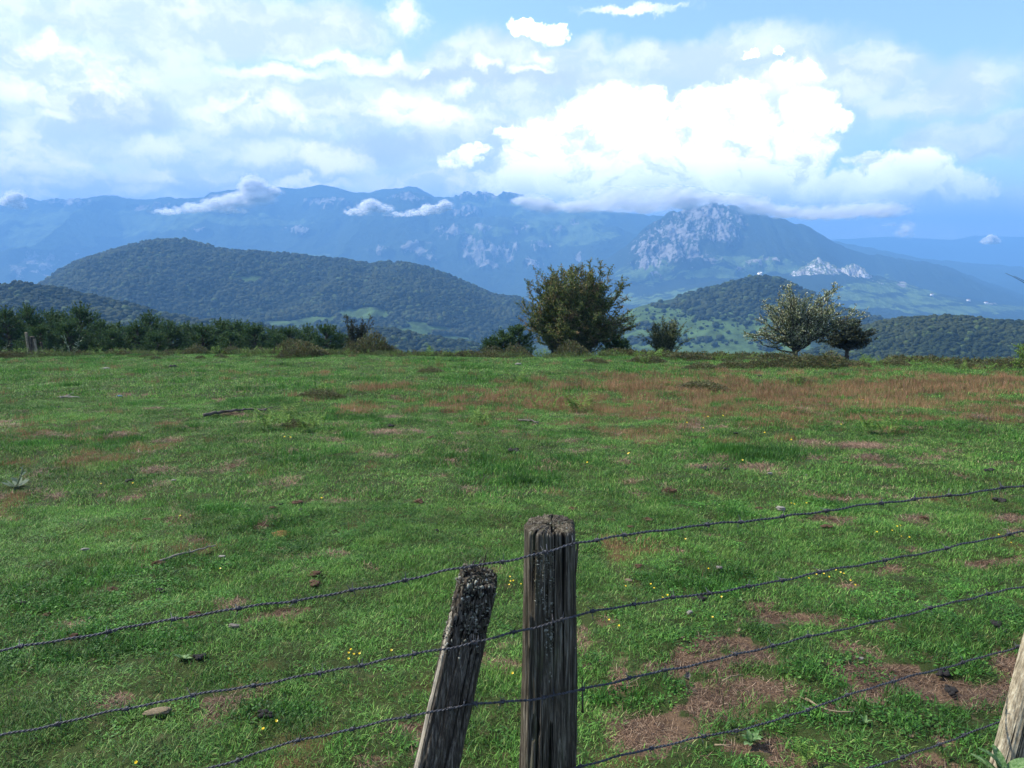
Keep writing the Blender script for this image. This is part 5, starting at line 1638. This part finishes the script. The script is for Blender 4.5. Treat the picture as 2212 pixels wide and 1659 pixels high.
def fibrous(rng, n=150, R=1.0):
    mb = pile(rng, 6, 0.35, 0.5, 0.5)
    for k in range(n):
        a = rng.uniform(0, 6.28); r = R * rng.uniform() ** 0.7
        c = np.array([math.cos(a) * r, math.sin(a) * r, max(0.02, 0.5 * (1 - r / R))])
        d = np.array([rng.normal(), rng.normal(), abs(rng.normal()) * 0.35]) * 0.22
        mb.tube(np.array([c - d, c, c + d]), [0.012, 0.02, 0.008], 3, cap=False)
    return mb


PB = [pile(rng, 11, 0.42, 0.8, 0.34).mesh('clod', M_BLACK, True) for _ in range(3)]
PD = [fibrous(rng).mesh('dung', M_DUNG) for _ in range(4)]
black = [(124, 881, 8, 'dark clod in the far left of the field beyond the red grass'), (650, 1102, 6, 'black dropping beside the brown dung left of centre'), (575, 1167, 8, 'black dropping just below the orange litter'),
         (605, 1090, 5, 'little black dropping above the orange litter'), (845, 919, 8, 'black dropping near the middle of the field left of the red grass'), (944, 1147, 7, 'black dropping below the straw coloured dung'),
         (782, 1203, 6, 'small black dropping above the topmost wire left of the leaning post'), (280, 1039, 9, 'dark clod among the left red grass'), (344, 1278, 13, 'black dung pile right of the brown clods at left'),
         (48, 1306, 14, 'black dung pile with brown litter at the left edge above the top wire'), (430, 1421, 14, 'flat black dung between the first and second wire at left'), (569, 1547, 22, 'large crumbly black dung below the second wire at left'),
         (1107, 974, 14, 'dark clod alone in the centre of the field'), (1523, 1013, 12, 'black dung pile in midfield right of centre'), (1566, 1014, 9, 'smaller black dung right of its neighbour in midfield'),
         (2141, 1017, 11, 'black lump near the right edge in midfield'), (2161, 1083, 15, 'flat dark dung near the right edge above the top wire'), (2036, 1460, 20, 'big black dung lump touching the fourth wire on the bare ground'),
         (2150, 1352, 15, 'dark clod near the right edge between third and fourth wire'), (2168, 1364, 12, 'smaller dark clod right beside the one at the right edge'), (2055, 1498, 20, 'flat dark slab of dung on the right bare patch'),
         (1515, 1293, 12, 'black dung just right of the upright post below the second wire'), (1800, 808, 10, 'black clods beyond the red grass toward the brow'), (1640, 812, 9, 'black clod at the top edge of the red grass'),
         (1260, 788, 5, 'dark speck of dung near the brow below the biggest hawthorn'), (1160, 790, 5, 'dark speck of dung near the brow left of the biggest hawthorn'), (374, 792, 11, 'dark broken piece lying near the brow at left'),
         (1590, 936, 6, 'black dropping at the lower edge of the red grass'), (195, 1338, 8, 'small dark clod above the topmost wire at far left')]
brown = [(640, 1086, 12, 'brown fibrous dung left of centre beside black droppings'), (590, 1097, 8, 'small brown dung left of the black droppings'), (902, 1085, 13, 'straw coloured dung heap left of centre'), (320, 1123, 9, 'brown dung on the left of the field'),
         (933, 945, 11, 'reddish brown clod in midfield left of centre'), (340, 1219, 16, 'flat brown dung on the left, highest of the brown group'), (679, 1241, 16, 'reddish brown dung, upper of the pair above the topmost wire'), (681, 1262, 14, 'reddish brown dung, lower of the pair above the topmost wire'),
         (243, 1277, 16, 'brown fibrous dung clod left above the wires'), (133, 1259, 11, 'light brown dung left of the darker clod'), (421, 1329, 14, 'reddish mound of dung touching the topmost wire'), (100, 1330, 10, 'low brown litter heap at the far left above the top wire'),
         (1323, 1126, 13, 'brown dung pile just right of and beyond the upright post'), (1398, 1123, 12, 'brown dung pile second right of the upright post'), (1363, 1139, 9, 'small brown dung between two piles right of the upright post'), (1786, 1138, 11, 'brown dung under the topmost wire at right'),
         (1238, 1099, 10, 'low brown dung right behind the upright post top'), (1446, 1060, 14, 'flat brown dung in midfield right of the upright post'), (1378, 1224, 11, 'brown crumbs right of the upright post below the top wire'), (790, 1262, 6, 'tiny brown crumb left of the leaning post'),
         (1640, 1098, 8, 'brown clod beside the pale stone above the top wire'), (1994, 1119, 9, 'brown clod above the second wire at right'), (158, 1375, 12, 'brown dung pile touching the top wire at far left'), (1830, 1000, 9, 'brown crumbs near the small bare strips at right')]
for i, (px, py, r, lab) in enumerate(black + brown):
    p = gpt(px, py + 2)[0]
    sc_ = r / FPX * p[1] * 1.05
    isb = i < len(black)
    o = link('dung_pile', (PB[i % 3] if isb else PD[i % 4]), None, (p[0], p[1], p[2] + 0.008), random.uniform(0, 6.28), (sc_, sc_ * 0.9, sc_ * (0.85 if isb else 0.75)))
    tag(o, lab, 'dung', 'black droppings in the field' if isb else 'brown dung in the field')

# orange litter
p = gpt(607, 1156)[0]
mb = MB()
for k in range(420):
    a = rng.uniform(0, 6.28); r = rng.uniform() ** 0.5
    c = np.array([math.cos(a) * r, math.sin(a) * r, 0.06 + 0.10 * (1 - r) * rng.uniform(0.5, 1)])
    d = np.array([rng.normal(), rng.normal(), rng.normal() * 0.15]) * 0.10
    mb.tube(np.array([c - d, c + d]), [0.016, 0.010], 3, cap=False)
o = link('litter_heap', mb.mesh('litter_heap', M_ORANGE), None, (p[0], p[1], p[2] + 0.01), 0, 20 / FPX * p[1])
tag(o, 'bright orange brown heap of dry litter on the left of the field', 'litter')


def slab(rng, L, W_, H_, seed):
    V, F = ICO[3]
    n = fbm(V[:, 0] * 1.5 + 9, V[:, 1] * 1.5 + 3, V[:, 2] * 1.5, o=4, seed=seed)
    P = np.sign(V) * np.abs(V) ** 0.75 * (0.45 + 1.10 * n)[:, None] * np.array([L, W_, H_])
    mb = MB(); mb.add(P, F)
    return mb


stones = [(340, 1547, 28, 'tan', (1, 0.45, 0.16), 'flat tan slab of bark or stone below the second wire at left'), (1490, 1331, 6, 'st', (1, 0.8, 0.6), 'white pebble right of the upright post below the second wire'), (1357, 1260, 9, 'tan', (1, 0.5, 0.3), 'small tan stone right of the upright post above the second wire'),
          (1859, 1431, 6, 'st', (1, 0.7, 0.4), 'white sliver of stone above the fourth wire at right'), (1686, 1104, 10, 'st', (1, 0.6, 0.4), 'pale flat stone just above the topmost wire'), (1663, 1027, 6, 'st', (1, 0.4, 0.4), 'white chip in midfield right of centre'),
          (506, 1360, 13, 'gw', (1, 0.5, 0.25), 'grey wood chip between first and second wire at left'), (1553, 1233, 7, 'gw', (1, 0.7, 0.4), 'round grey stone above the second wire right of the post'), (229, 798, 9, 'st', (1, 0.3, 0.3), 'white stick like stone near the brow at left'),
          (375, 1066 - 25, 5, 'st', (1, 0.5, 0.4), 'little white stone in the left midfield'), (185, 1193, 9, 'st', (1, 0.4, 0.3), 'pale stone in the grass at the left edge'), (480, 1208, 9, 'st', (1, 0.4, 0.25), 'white flat stone left of centre above the wires'),
          (1120, 755 + 6, 8, 'st', (1, 0.4, 0.4), 'pale stone lying below the small evergreens')]
SM = {'tan': M_TAN, 'st': M_STONE, 'gw': M_GREYW}
for i, (px, py, r, mt, dim, lab) in enumerate(stones):
    p = gpt(px, py + 1)[0]; sc_ = r / FPX * p[1]
    o = link('stone', slab(rng, *dim, 700 + i).mesh('stone', SM[mt], True), None, (p[0], p[1], p[2] + 0.02 + sc_ * dim[2] * 0.6), random.uniform(-0.5, 0.5), sc_)
    tag(o, lab, 'stone')

# branches and sticks
def stick(pxs, r, mat, lab, bumps=0.01, name='stick'):
    P = np.array([gpt(a, b)[0] for a, b in pxs]); c0_ = P[0].copy()
    P = P - c0_; P[:, 2] += r * 1.2 + 0.015
    C, S = spline(P, 0.03 if r < 0.01 else 0.06)
    C = C + rng.normal(size=C.shape) * r * 0.25
    mb = MB(); mb.tube(C, np.linspace(r, r * 0.45, len(C)), 6)
    for q in range(3):
        i = rng.integers(1, max(2, len(C) - 2)); d = rng.normal(size=3) * np.array([1, 1, 0.3]) * r * 7; d[2] = abs(d[2])
        mb.tube(np.array([C[i], C[i] + d]), [r * 0.4, r * 0.15], 4)
    o = link(name, mb.mesh(name, mat, True), None, tuple(c0_))
    tag(o, lab, 'stick')


stick([(440, 903), (470, 898), (505, 893), (540, 889), (575, 891)], 0.03, M_BARKF, 'long weathered grey branch lying in the left midfield', name='branch')
stick([(130, 862), (150, 861), (175, 862)], 0.02, M_STONE, 'short whitish stick in the far left field')
stick([(345, 1218), (380, 1208), (420, 1198), (470, 1183)], 0.008, M_GREYW, 'thin dark twig trailing right from the flat brown dung')
stick([(1543, 1620), (1575, 1621), (1592, 1620)], 0.004, M_TAN, 'tan forked twig below the fourth wire right of the upright post')
stick([(1740, 1520), (1790, 1545), (1845, 1548)], 0.005, M_TAN, 'tan dry stalk on the bare strip above the fourth wire')
stick([(1560, 1480), (1580, 1470), (1605, 1465)], 0.004, M_TAN, 'thin curved dry stalk beside the curled grey leaf')
stick([(1120, 912), (1140, 913), (1165, 920)], 0.02, M_BARKF, 'grey stick at the left end of the red grass', name='branch')
stick([(1395, 1405 + 60), (1330 + 20, 1490)], 0.003, M_TAN, 'short pale grass stalk right of the upright post')
p = gpt(258, 857)[0]
o = link('plastic_scrap', slab(rng, 1, 0.5, 0.25, 801).mesh('plastic_scrap', M_BLUE, True), None, tuple(p + [0, 0, 0.015]), 0.3, 6 / FPX * p[1])
tag(o, 'small blue plastic scrap on a bare spot far left in the field', 'plastic scrap')


# curled dead leaves
def curled_leaf(rng, mat, n=5):
    mb = MB()
    for k in range(n):
        a = rng.uniform(0, 6.28); L = rng.uniform(0.6, 1.1)
        u = np.linspace(0, 1, 7); v = np.linspace(-1, 1, 5)
        U_, V_ = np.meshgrid(u, v)
        wv = np.sin(U_ * PI) ** 0.7 * 0.28
        x = U_ * L * np.cos(U_ * 0.9); z = 0.08 + U_ * L * np.sin(U_ * 0.9) * 0.8 + np.abs(V_) * wv * 0.7
        y = V_ * wv
        P = np.stack([x * math.cos(a) - y * math.sin(a), x * math.sin(a) + y * math.cos(a), z], -1).reshape(-1, 3)
        P += rng.normal(size=P.shape) * 0.02
        F = grid_faces(5, 7); mb.add(P, None, F); 
    return mb.mesh('dead_leaf', mat, True)


for (px, py, r, mt, lab) in [(1488, 1474, 20, M_GREYW, 'curled grey dead leaf on the bare patch right of the upright post'), (1472, 1385, 10, M_TAN, 'pale straw tuft above the third wire right of the post'), (1593, 1370, 13, M_TAN, 'brown curled leaf just above the third wire'),
                             (1669, 1380, 11, M_TAN, 'tan dried flower head touching the third wire'), (1970, 1600, 12, M_TAN, 'pale star shaped dead leaf above the lowest wire'), (1742, 950 + 80, 5, M_STONE, 'white papery leaf in midfield at right')]:
    p = gpt(px, py)[0]; sc_ = r / FPX * p[1]
    o = link('dead_leaf', curled_leaf(rng, mt), None, (p[0], p[1], p[2] + 0.01), random.uniform(0, 6), sc_)
    tag(o, lab, 'leaf')


# broad-leaved weeds
def broad_leaf(mb, base, az_, L, W_, lean, curl, n=9, m_=5):
    u = np.linspace(0, 1, n); v = np.linspace(-1, 1, m_)
    ang = lean + curl * u
    hx = np.concatenate([[0], np.cumsum(np.sin(ang[:-1]) * L / (n - 1))]); hz = np.concatenate([[0], np.cumsum(np.cos(ang[:-1]) * L / (n - 1))])
    wv = W_ / 2 * np.sin(PI * np.clip(u * 0.93 + 0.04, 0, 1)) ** 0.75
    d = np.array([math.cos(az_), math.sin(az_), 0]); sd = np.array([-d[1], d[0], 0])
    up = np.stack([-np.cos(ang)[:, None] * d + np.sin(ang)[:, None] * np.array([0, 0, 1])], 0)[0]
    P = (base + hx[:, None] * d + hz[:, None] * np.array([0, 0, 1]))[None] + v[:, None, None] * wv[None, :, None] * sd + (np.abs(v)[:, None, None] * wv[None, :, None] * 0.35) * up[None]
    mb.add(P.reshape(-1, 3), None, grid_faces(m_, n))


m, t = material('weed_leaf')
n = t.noise(t.n('ShaderNodeTexCoord').outputs['Object'], 60, 4, 0.7)
finish(t, t.mix(t.ramp(n, 0.35, 0.65), (0.050, 0.125, 0.030), (0.17, 0.26, 0.11)), 0.7, t.bump(n, 0.6, 0.003), 0.25, 0.25)
M_WEED = m


def weed(px, py, L, n, lab, lean=(0.3, 0.9), w=0.34, name='weed'):
    p = gpt(px, py)[0]
    o = empty(name, tuple(p), 0); tag(o, lab, 'plant')
    for k in range(n):
        mb = MB()
        broad_leaf(mb, np.zeros(3), k / n * 2 * PI + rng.uniform(-0.3, 0.3), L * rng.uniform(0.7, 1.15), L * w, rng.uniform(*lean), rng.uniform(0.3, 0.9))
        link('leaf', mb.mesh('leaf', M_WEED, True), o)
    return o


weed(1621, 1606, 0.06, 7, 'grey green leafy seedling just above the fourth wire, right of the upright post')
weed(1742, 1545, 0.035, 6, 'tiny bright green seedling below the third wire')
weed(1867, 1566, 0.04, 7, 'small bright green leafy plant below the fourth wire at right')
weed(1600, 1240 + 60, 0.03, 5, 'small rosette of leaves beneath the second wire')
weed(395, 1425, 0.05, 8, 'dark broad leaved dock tuft in the lush grass at left', (0.5, 1.1))
# large mullein-like leaves at the right post
o = empty('mullein', tuple(gpt(2168, 1690)[0]), 0)
o.scale = (0.6, 0.6, 0.6); tag(o, 'large soft pale green mullein leaves beside the cream post in the bottom right corner', 'plant')
for az_, L, W_, le, cu in [(2.75, 0.24, 0.060, 0.10, 1.25), (3.1, 0.27, 0.030, 0.45, 0.9), (1.6, 0.2, 0.06, 0.3, 0.8), (0.1, 0.22, 0.09, 0.5, 1.0), (-0.7, 0.2, 0.08, 0.8, 0.7), (-2.2, 0.18, 0.05, 1.0, 0.5), (3.6, 0.22, 0.045, 0.9, 0.6), (2.3, 0.2, 0.05, 0.8, 0.7)]:
    mb = MB(); broad_leaf(mb, np.zeros(3), az_, L, W_, le, cu, 14, 7)
    link('leaf', mb.mesh('leaf', M_WEED, True), o)
# fern frond at the bottom
p = gpt(1746, 1655)[0]
o = empty('bracken_fern', tuple(p), 0.5, 0.22); tag(o, 'small bright fern at the bottom edge right of the posts', 'fern')
link('stalks', BK[1][0], o); link('fronds', BK[1][1], o)
p = gpt(1705, 1167)[0]
o = empty('bracken_fern', tuple(p), 0.5, 0.20); tag(o, 'little upright fern between the first and second wire at right', 'fern')
link('stalks', BK[2][0], o); link('fronds', BK[2][1], o)
# grey rosette with dark stems at the left edge
p = gpt(35, 1052)[0]
o = empty('thistle', tuple(p), 0.4, 0.45); tag(o, 'silvery thistle with drooping leaves and dark stems at the left edge of the field', 'thistle')
link('stalks', SK[1][0], o); link('leaves', SK[1][1], o)

# buttercups
m, t = material('buttercup_petal'); finish(t, (0.80, 0.58, 0.01), 0.35, None, 0.5, 0.2, (0.8, 0.6, 0.02)); M_PETAL = m
m, t = material('flower_stalk'); finish(t, (0.07, 0.14, 0.03), 0.7); M_STALK = m
mb = MB()
for k in range(5):
    a = k / 5 * 2 * PI
    u = np.array([0, 0.55, 1.0])
    for s0, s1 in ((0, 1),):
        d = np.array([math.cos(a), math.sin(a), 0.0]); sd = np.array([-d[1], d[0], 0])
        V = [d * 0.001, d * 0.006 + sd * 0.005 + np.array([0, 0, 0.002]), d * 0.011 + sd * 0.003 + np.array([0, 0, 0.005]), d * 0.011 - sd * 0.003 + np.array([0, 0, 0.005]), d * 0.006 - sd * 0.005 + np.array([0, 0, 0.002])]
        mb.add(np.array(V), [[0, 1, 4], [1, 2, 3], [1, 3, 4]])
V, F = ICO[1]; mb.add(V * 0.0028 + np.array([0, 0, 0.003]), F)
me_flower = mb.mesh('flower_head', M_PETAL)
mb = MB(); mb.tube([(0, 0, -0.09), (0.003, 0, -0.04), (0, 0, 0)], [0.0012, 0.001, 0.0009], 4); me_stalk = mb.mesh('stalk', M_STALK)
F4 = lambda L, x0, y0, s: [(x0 + a * s, y0 + b * s) for a, b in L]
FL = [('of the cluster below the second wire at right', F4([(1205, 128), (1187, 143), (1225, 138), (1250, 160), (1283, 120), (1307, 132), (1322, 138), (1355, 170), (1378, 204), (1065, 163), (1150, 168)], 1242, 1188, 0.4385)),
      ('of the loose group right of the posts', F4([(373, 190), (388, 217), (455, 254), (430, 262), (248, 207), (657, 108), (720, 258)], 1242, 1188, 0.4385)),
      ('of three below the second wire', F4([(168, 365), (216, 398), (677, 352)], 1242, 1188, 0.4385)),
      ('of the bunch seen between the posts', F4([(680, 494), (683, 518), (701, 515), (677, 543), (748, 537)], 864, 1080, 0.3489)),
      ('low between the two tall posts beneath the second wire', F4([(697, 1093)], 864, 1080, 0.3489)),
      ('of the bunch left of the leaning post', F4([(1815, 551), (1827, 533), (1842, 562), (1872, 560), (1815, 590), (2038, 545)], 0, 1188, 0.415)),
      ('near the bottom left corner', F4([(1440, 908), (1370, 935), (710, 1120)], 0, 1188, 0.415)),
      ('alone in the left field well above the wires', F4([(1147, 111)], 0, 1188, 0.415)),
      ('in the midfield below the red grass', F4([(505, 458), (500, 468), (325, 500), (1090, 370), (1205, 402), (995, 490)], 1106, 756, 0.5)),
      ('within the red grass at right', F4([(755, 327), (910, 297), (845, 300), (1420, 337), (825, 352), (1500, 222), (1515, 225)], 1106, 756, 0.5)),
      ('just above the topmost wire at right', F4([(1205, 683), (1218, 688), (1270, 683)], 1106, 756, 0.5)),
      ('of the sprinkle between the upper wires at right', F4([(1640, 797), (1662, 783), (1675, 780), (1680, 815), (1715, 820), (1575, 803), (2098, 828), (2145, 820), (2153, 847)], 1106, 756, 0.5)),
      ('single in the grass right of the upright post above the first wire', F4([(748, 838)], 1106, 756, 0.5)),
      ('in the left midfield', F4([(438, 590), (575, 592), (1390, 657), (780, 725), (1230, 385), (1255, 388)], 0, 756, 0.5))]
for where, L in FL:
    for fi, (px, py) in enumerate(sorted(L)):
        p = gpt(px, py)[0]
        h = 0.05
        q = at(px, py, p[1] - h * 1.6)
        gz_ = float(ground(q[0], q[1]))
        o = empty('buttercup', (float(q[0]), float(q[1]), gz_ + h + 0.01), random.uniform(0, 6), float(np.clip(p[1] / 9.0, 0.5, 1.4)))
        o.rotation_euler = (random.uniform(0.2, 0.7), random.uniform(-0.3, 0.3), random.uniform(-0.5, 0.5))
        tag(o, ('yellow buttercup ' + where) if len(L) == 1 else (nth(fi, len(L)) + ' buttercup ' + where), 'flower', 'buttercups ' + where)
        link('flower_head', me_flower, o); link('stalk', me_stalk, o)

# bare twig reaching in at the right edge, held by a shrub standing outside the frame
mb = MB()
b0 = at(2330, 780, 30.0); tips_ = [at(2172, 590, 30.0), at(2190, 596, 30.2), at(2260, 640, 30)]
for tpp in tips_:
    mid = (b0 + tpp) / 2 + np.array([0.5, 0, 0.9])
    mb.tube(bez(b0 - b0, mid - b0, tpp - b0, 14), np.linspace(0.035, 0.006, 14), 5)
o = link('bare_branch', mb.mesh('bare_branch', M_BARK, True), None, tuple(b0))
tag(o, 'thin bare branch tip reaching in from the right edge against the far hills', 'branch')

# ------------------------------------------------------------------ far buildings
m, t = material('white_render'); finish(t, (0.80, 0.79, 0.76), 0.8); M_WHITE = m
m, t = material('roof_tile'); finish(t, (0.30, 0.16, 0.11), 0.8); M_ROOF = m


def house(x, y, z, L, W_, H_, rz, lab, roof=True, wm=None):
    o = empty('house', (x, y, z), rz); tag(o, lab, 'house')
    mb = MB(); mb.box((0, 0, H_ / 2 - 1), (L, W_, H_ + 2)); link('walls', mb.mesh('walls', M_WHITE), o)
    mb = MB(); h = W_ * 0.32
    V = [(-L / 2 - .3, -W_ / 2 - .4, H_), (L / 2 + .3, -W_ / 2 - .4, H_), (L / 2 + .3, W_ / 2 + .4, H_), (-L / 2 - .3, W_ / 2 + .4, H_), (-L / 2 - .3, 0, H_ + h), (L / 2 + .3, 0, H_ + h)]
    mb.add(np.array(V), [[0, 3, 4], [1, 5, 2]], [[0, 1, 5, 4], [2, 3, 4, 5], [0, 3, 2, 1]]); link('roof', mb.mesh('roof', M_ROOF if roof else M_WHITE), o)


def on_ridge(R, sx, sy, vlo=-0.9):
    U_, V_ = np.meshgrid(np.linspace(sx - 260, sx + 260, 161), np.linspace(vlo, 0, 140))
    P, _ = R.point(U_, V_); qx, qy = proj(P[..., 0], P[..., 1], P[..., 2])
    k = np.argmin((qx - sx) ** 2 + (qy - sy) ** 2)
    return P.reshape(-1, 3)[k]


p = on_ridge(R6, 1636, 601, -0.1); house(p[0], p[1] - 12, p[2] + 5.5, 6, 5, 3.6, 0.2, 'tiny white hut at the top of the wooded meadow hill', roof=False)
for (sx, sy, L, lab) in [(2130, 657, 15, 'white farmhouse with red roof on the right foothill slope'), (2092, 652, 12, 'farther white farmhouse in the fields of the right foothill'), (2012, 640, 11, 'white farmhouse on the foothill left of the other two')]:
    p = on_ridge(R3, sx, sy); house(p[0], p[1], p[2] + 2, L, 10, 7, 0.3, lab)
p = on_ridge(R1, 1072, 642); house(p[0], p[1], p[2] + 3, 34, 16, 8, 0.1, 'long white building in the valley at the end of the big wooded hill', roof=False)

# two limestone peaks on the foothill ridge
m, t = material('limestone')
g = t.n('ShaderNodeTexCoord').outputs['Object']
n = t.noise(t.vm('MULTIPLY', g, (1, 1, 0.5)), 0.035, 7, 0.7, 0.6)
steep = t.n('ShaderNodeSeparateXYZ', _0=t.n('ShaderNodeNewGeometry').outputs['Normal']).outputs[2]
c = t.mix(t.ramp(n, 0.4, 0.6), (0.30, 0.275, 0.25), (0.62, 0.59, 0.55))
c = t.mix(t.math('MULTIPLY', t.ramp(steep, 0.55, 0.8), t.ramp(n, 0.35, 0.5)), c, (0.085, 0.12, 0.05))
finish(t, c, 0.9, t.bump(n, 1.0, 14.0), 0.1); M_LIME = m


def outcrop(pts, D, depth, foot, seed, lab):
    """a crag whose skyline passes through pts"""
    p = np.array(pts, float); u = np.linspace(p[0, 0], p[-1, 0], 150); v = np.linspace(-1, 1, 90)
    U_, V_ = np.meshgrid(u, v)
    row = np.interp(U_, p[:, 0], p[:, 1]) + 3.0 * (fbm(U_ * 0.13, U_ * 0, o=4, seed=seed) - 0.5)
    C = at(U_, row, D)
    y = D + V_ * depth
    edge = np.interp(U_, [p[0, 0], p[0, 0] + 12, p[-1, 0] - 12, p[-1, 0]], [0, 1, 1, 0])
    H_ = (C[..., 2] - foot)
    x = C[..., 0]
    rd = 1 - np.abs(fbm(x / 55, y / 80, o=5, seed=seed + 1, gain=0.6) * 2 - 1)
    z = foot + H_ * (1 - np.abs(V_) ** 1.15) + (rd - 0.75) * 55 * np.clip(np.abs(V_) * 6, 0, 1)
    z = np.where(edge <= 0.02, foot - 30, z)
    z = np.where(np.abs(V_) > 0.98, foot - 60, z)
    o_ = np.array([C[..., 0].mean(), D, foot])
    me_ = mesh_np('limestone_crag', (np.stack([x, y, z], -1) - o_).reshape(-1, 3), grid_faces(90, 150), M_LIME, True)
    o = link('limestone_crag', me_, None, tuple(o_)); tag(o, lab, 'rock', 'pale crags on the foothills')


f3 = float(at(1770, 606, 3650)[2])
outcrop([(1700, 606), (1722, 586), (1745, 572), (1760, 562), (1768, 554), (1776, 561), (1790, 568), (1806, 575), (1818, 583), (1834, 600)], 3620, 160, f3 - 10, 90, 'higher pointed pale limestone crag on the foothill below the rocky mountain')
outcrop([(1808, 600), (1820, 580), (1832, 573), (1846, 569), (1858, 574), (1868, 584), (1878, 596), (1884, 604)], 3570, 120, f3 - 20, 95, 'lower rounded pale limestone crag right of the pointed one')

# ------------------------------------------------------------------ clouds lying against the mountains
m, t = material('cloud_mist')
d1 = t.n('ShaderNodeBsdfDiffuse', Color=(0.99, 0.99, 0.99, 1)); d2 = t.n('ShaderNodeBsdfTranslucent', Color=(0.99, 0.99, 0.99, 1)); tr = t.n('ShaderNodeBsdfTransparent')
mx = t.n('ShaderNodeMixShader'); mx.inputs[0].default_value = 0.62
t.t.links.new(d1.outputs[0], mx.inputs[1]); t.t.links.new(d2.outputs[0], mx.inputs[2])
mx2 = t.n('ShaderNodeMixShader')
t.t.links.new(t.attr('thick'), mx2.inputs[0])
t.t.links.new(tr.outputs[0], mx2.inputs[1]); t.t.links.new(mx.outputs[0], mx2.inputs[2]); t.t.links.new(mx2.outputs[0], t.out.inputs[0])
M_CLOUD = m


def cloud(blobs, D, lab, thick=0.42, n=85, puff=0.5):
    r_ = np.random.default_rng(int(D) + len(blobs))
    V, F = ICO[2]
    Vs, Fs, Th, cnt = [], [], [], 0
    ks = D / FPX
    for (bx, by, rx, ry) in blobs:
        c = at(bx, by, D)
        for k in range(n):
            q = r_.normal(size=3); q /= np.linalg.norm(q); rr = r_.uniform() ** 0.45
            q = q * rr
            if q[2] < 0: q[2] *= 0.7
            sz = ry * ks * puff * r_.uniform(0.35, 1.15) * (1.15 - 0.45 * rr)
            P = c + q * np.array([rx * ks, rx * ks * 0.8, ry * ks])
            nz_ = 1 + r_.normal(size=(len(V), 1)) * 0.04
            Vs.append(P + V * nz_ * sz * np.array([1.5, 1.2, 0.9])); Fs.append(F + cnt); cnt += len(V)
            Th.append(np.full(len(V), min(0.95, thick * r_.uniform(0.4, 1.4) * (1.35 - rr * 1.2))))
    V_ = np.vstack(Vs); c0_ = V_.mean(0)
    me_ = mesh_np('cloud', V_ - c0_, np.vstack(Fs), M_CLOUD, True, dict(thick=np.concatenate(Th)))
    o = link('cloud', me_, None, tuple(c0_)); tag(o, lab, 'cloud', 'clouds lying against the mountains')


cloud([(20, 436, 32, 12), (40, 446, 22, 9), (35, 425, 20, 14)], 4300, 'small white cloud on the ridge at the left edge')
cloud([(365, 458, 44, 8), (420, 450, 42, 12), (470, 443, 38, 17), (520, 432, 40, 20), (565, 425, 36, 20), (545, 402, 26, 20), (590, 415, 20, 12), (500, 455, 40, 9)], 4200, 'long white cloud draped over the ridge in the left half', thick=0.26, puff=0.6, n=100)
cloud([(775, 458, 40, 10), (800, 445, 26, 15), (825, 452, 26, 10), (860, 464, 46, 6), (905, 460, 34, 9), (935, 452, 30, 12), (962, 446, 16, 12)], 4100, 'flat based white cloud in two lobes before the ridge left of centre', thick=0.55)
cloud([(1160, 440, 40, 17), (1190, 452, 24, 11), (1130, 434, 30, 10), (1225, 446, 46, 9)], 4200, 'bright puffed cloud hanging over the ridge right of centre', thick=0.11, puff=0.8, n=90)
cloud([(1300, 442, 90, 16), (1400, 446, 90, 16), (1480, 436, 60, 16), (1350, 425, 90, 18), (1450, 420, 80, 18), (1250, 448, 40, 12)], 4150, 'grey bottomed cloud bank covering the ridge left of the rocky peak', thick=0.14, puff=0.85, n=100)
cloud([(1600, 432, 70, 14), (1640, 450, 50, 14), (1690, 458, 60, 14), (1760, 462, 70, 14), (1830, 458, 70, 16), (1900, 455, 70, 16), (1540, 428, 60, 10)], 4100, 'cloud bank capping the rocky peak and trailing right', thick=0.14, puff=0.85, n=100)
cloud([(2140, 521, 24, 9), (2142, 514, 12, 8)], 6000, 'tiny lone cloud low over the distant hills at right', thick=0.5)
cloud([(1955, 505, 20, 16), (1925, 485, 30, 8), (1960, 490, 14, 14)], 4500, 'faint wisp of cloud right of the rocky mountain', thick=0.10, n=26)

# ------------------------------------------------------------------ air
mb = MB(); ztop, zbot = 690.0, FLOOR - 175.0
mb.box((0, 5700, (ztop + zbot) / 2), (32000, 17200, ztop - zbot))
m = bpy.data.materials.new('haze_air'); m.use_nodes = True
t = NT(m.node_tree); out = t.n('ShaderNodeOutputMaterial')
pv = t.n('ShaderNodeVolumePrincipled')
pv.inputs['Color'].default_value = (0.205, 0.50, 1.0, 1)
pv.inputs['Density'].default_value = 2.1e-4
pv.inputs['Anisotropy'].default_value = 0.0
t.t.links.new(pv.outputs[0], out.inputs['Volume'])
hz = link('haze', mb.mesh('haze', m))
tag(hz, 'pale blue haze filling the air over the valley', 'haze', kind='stuff')
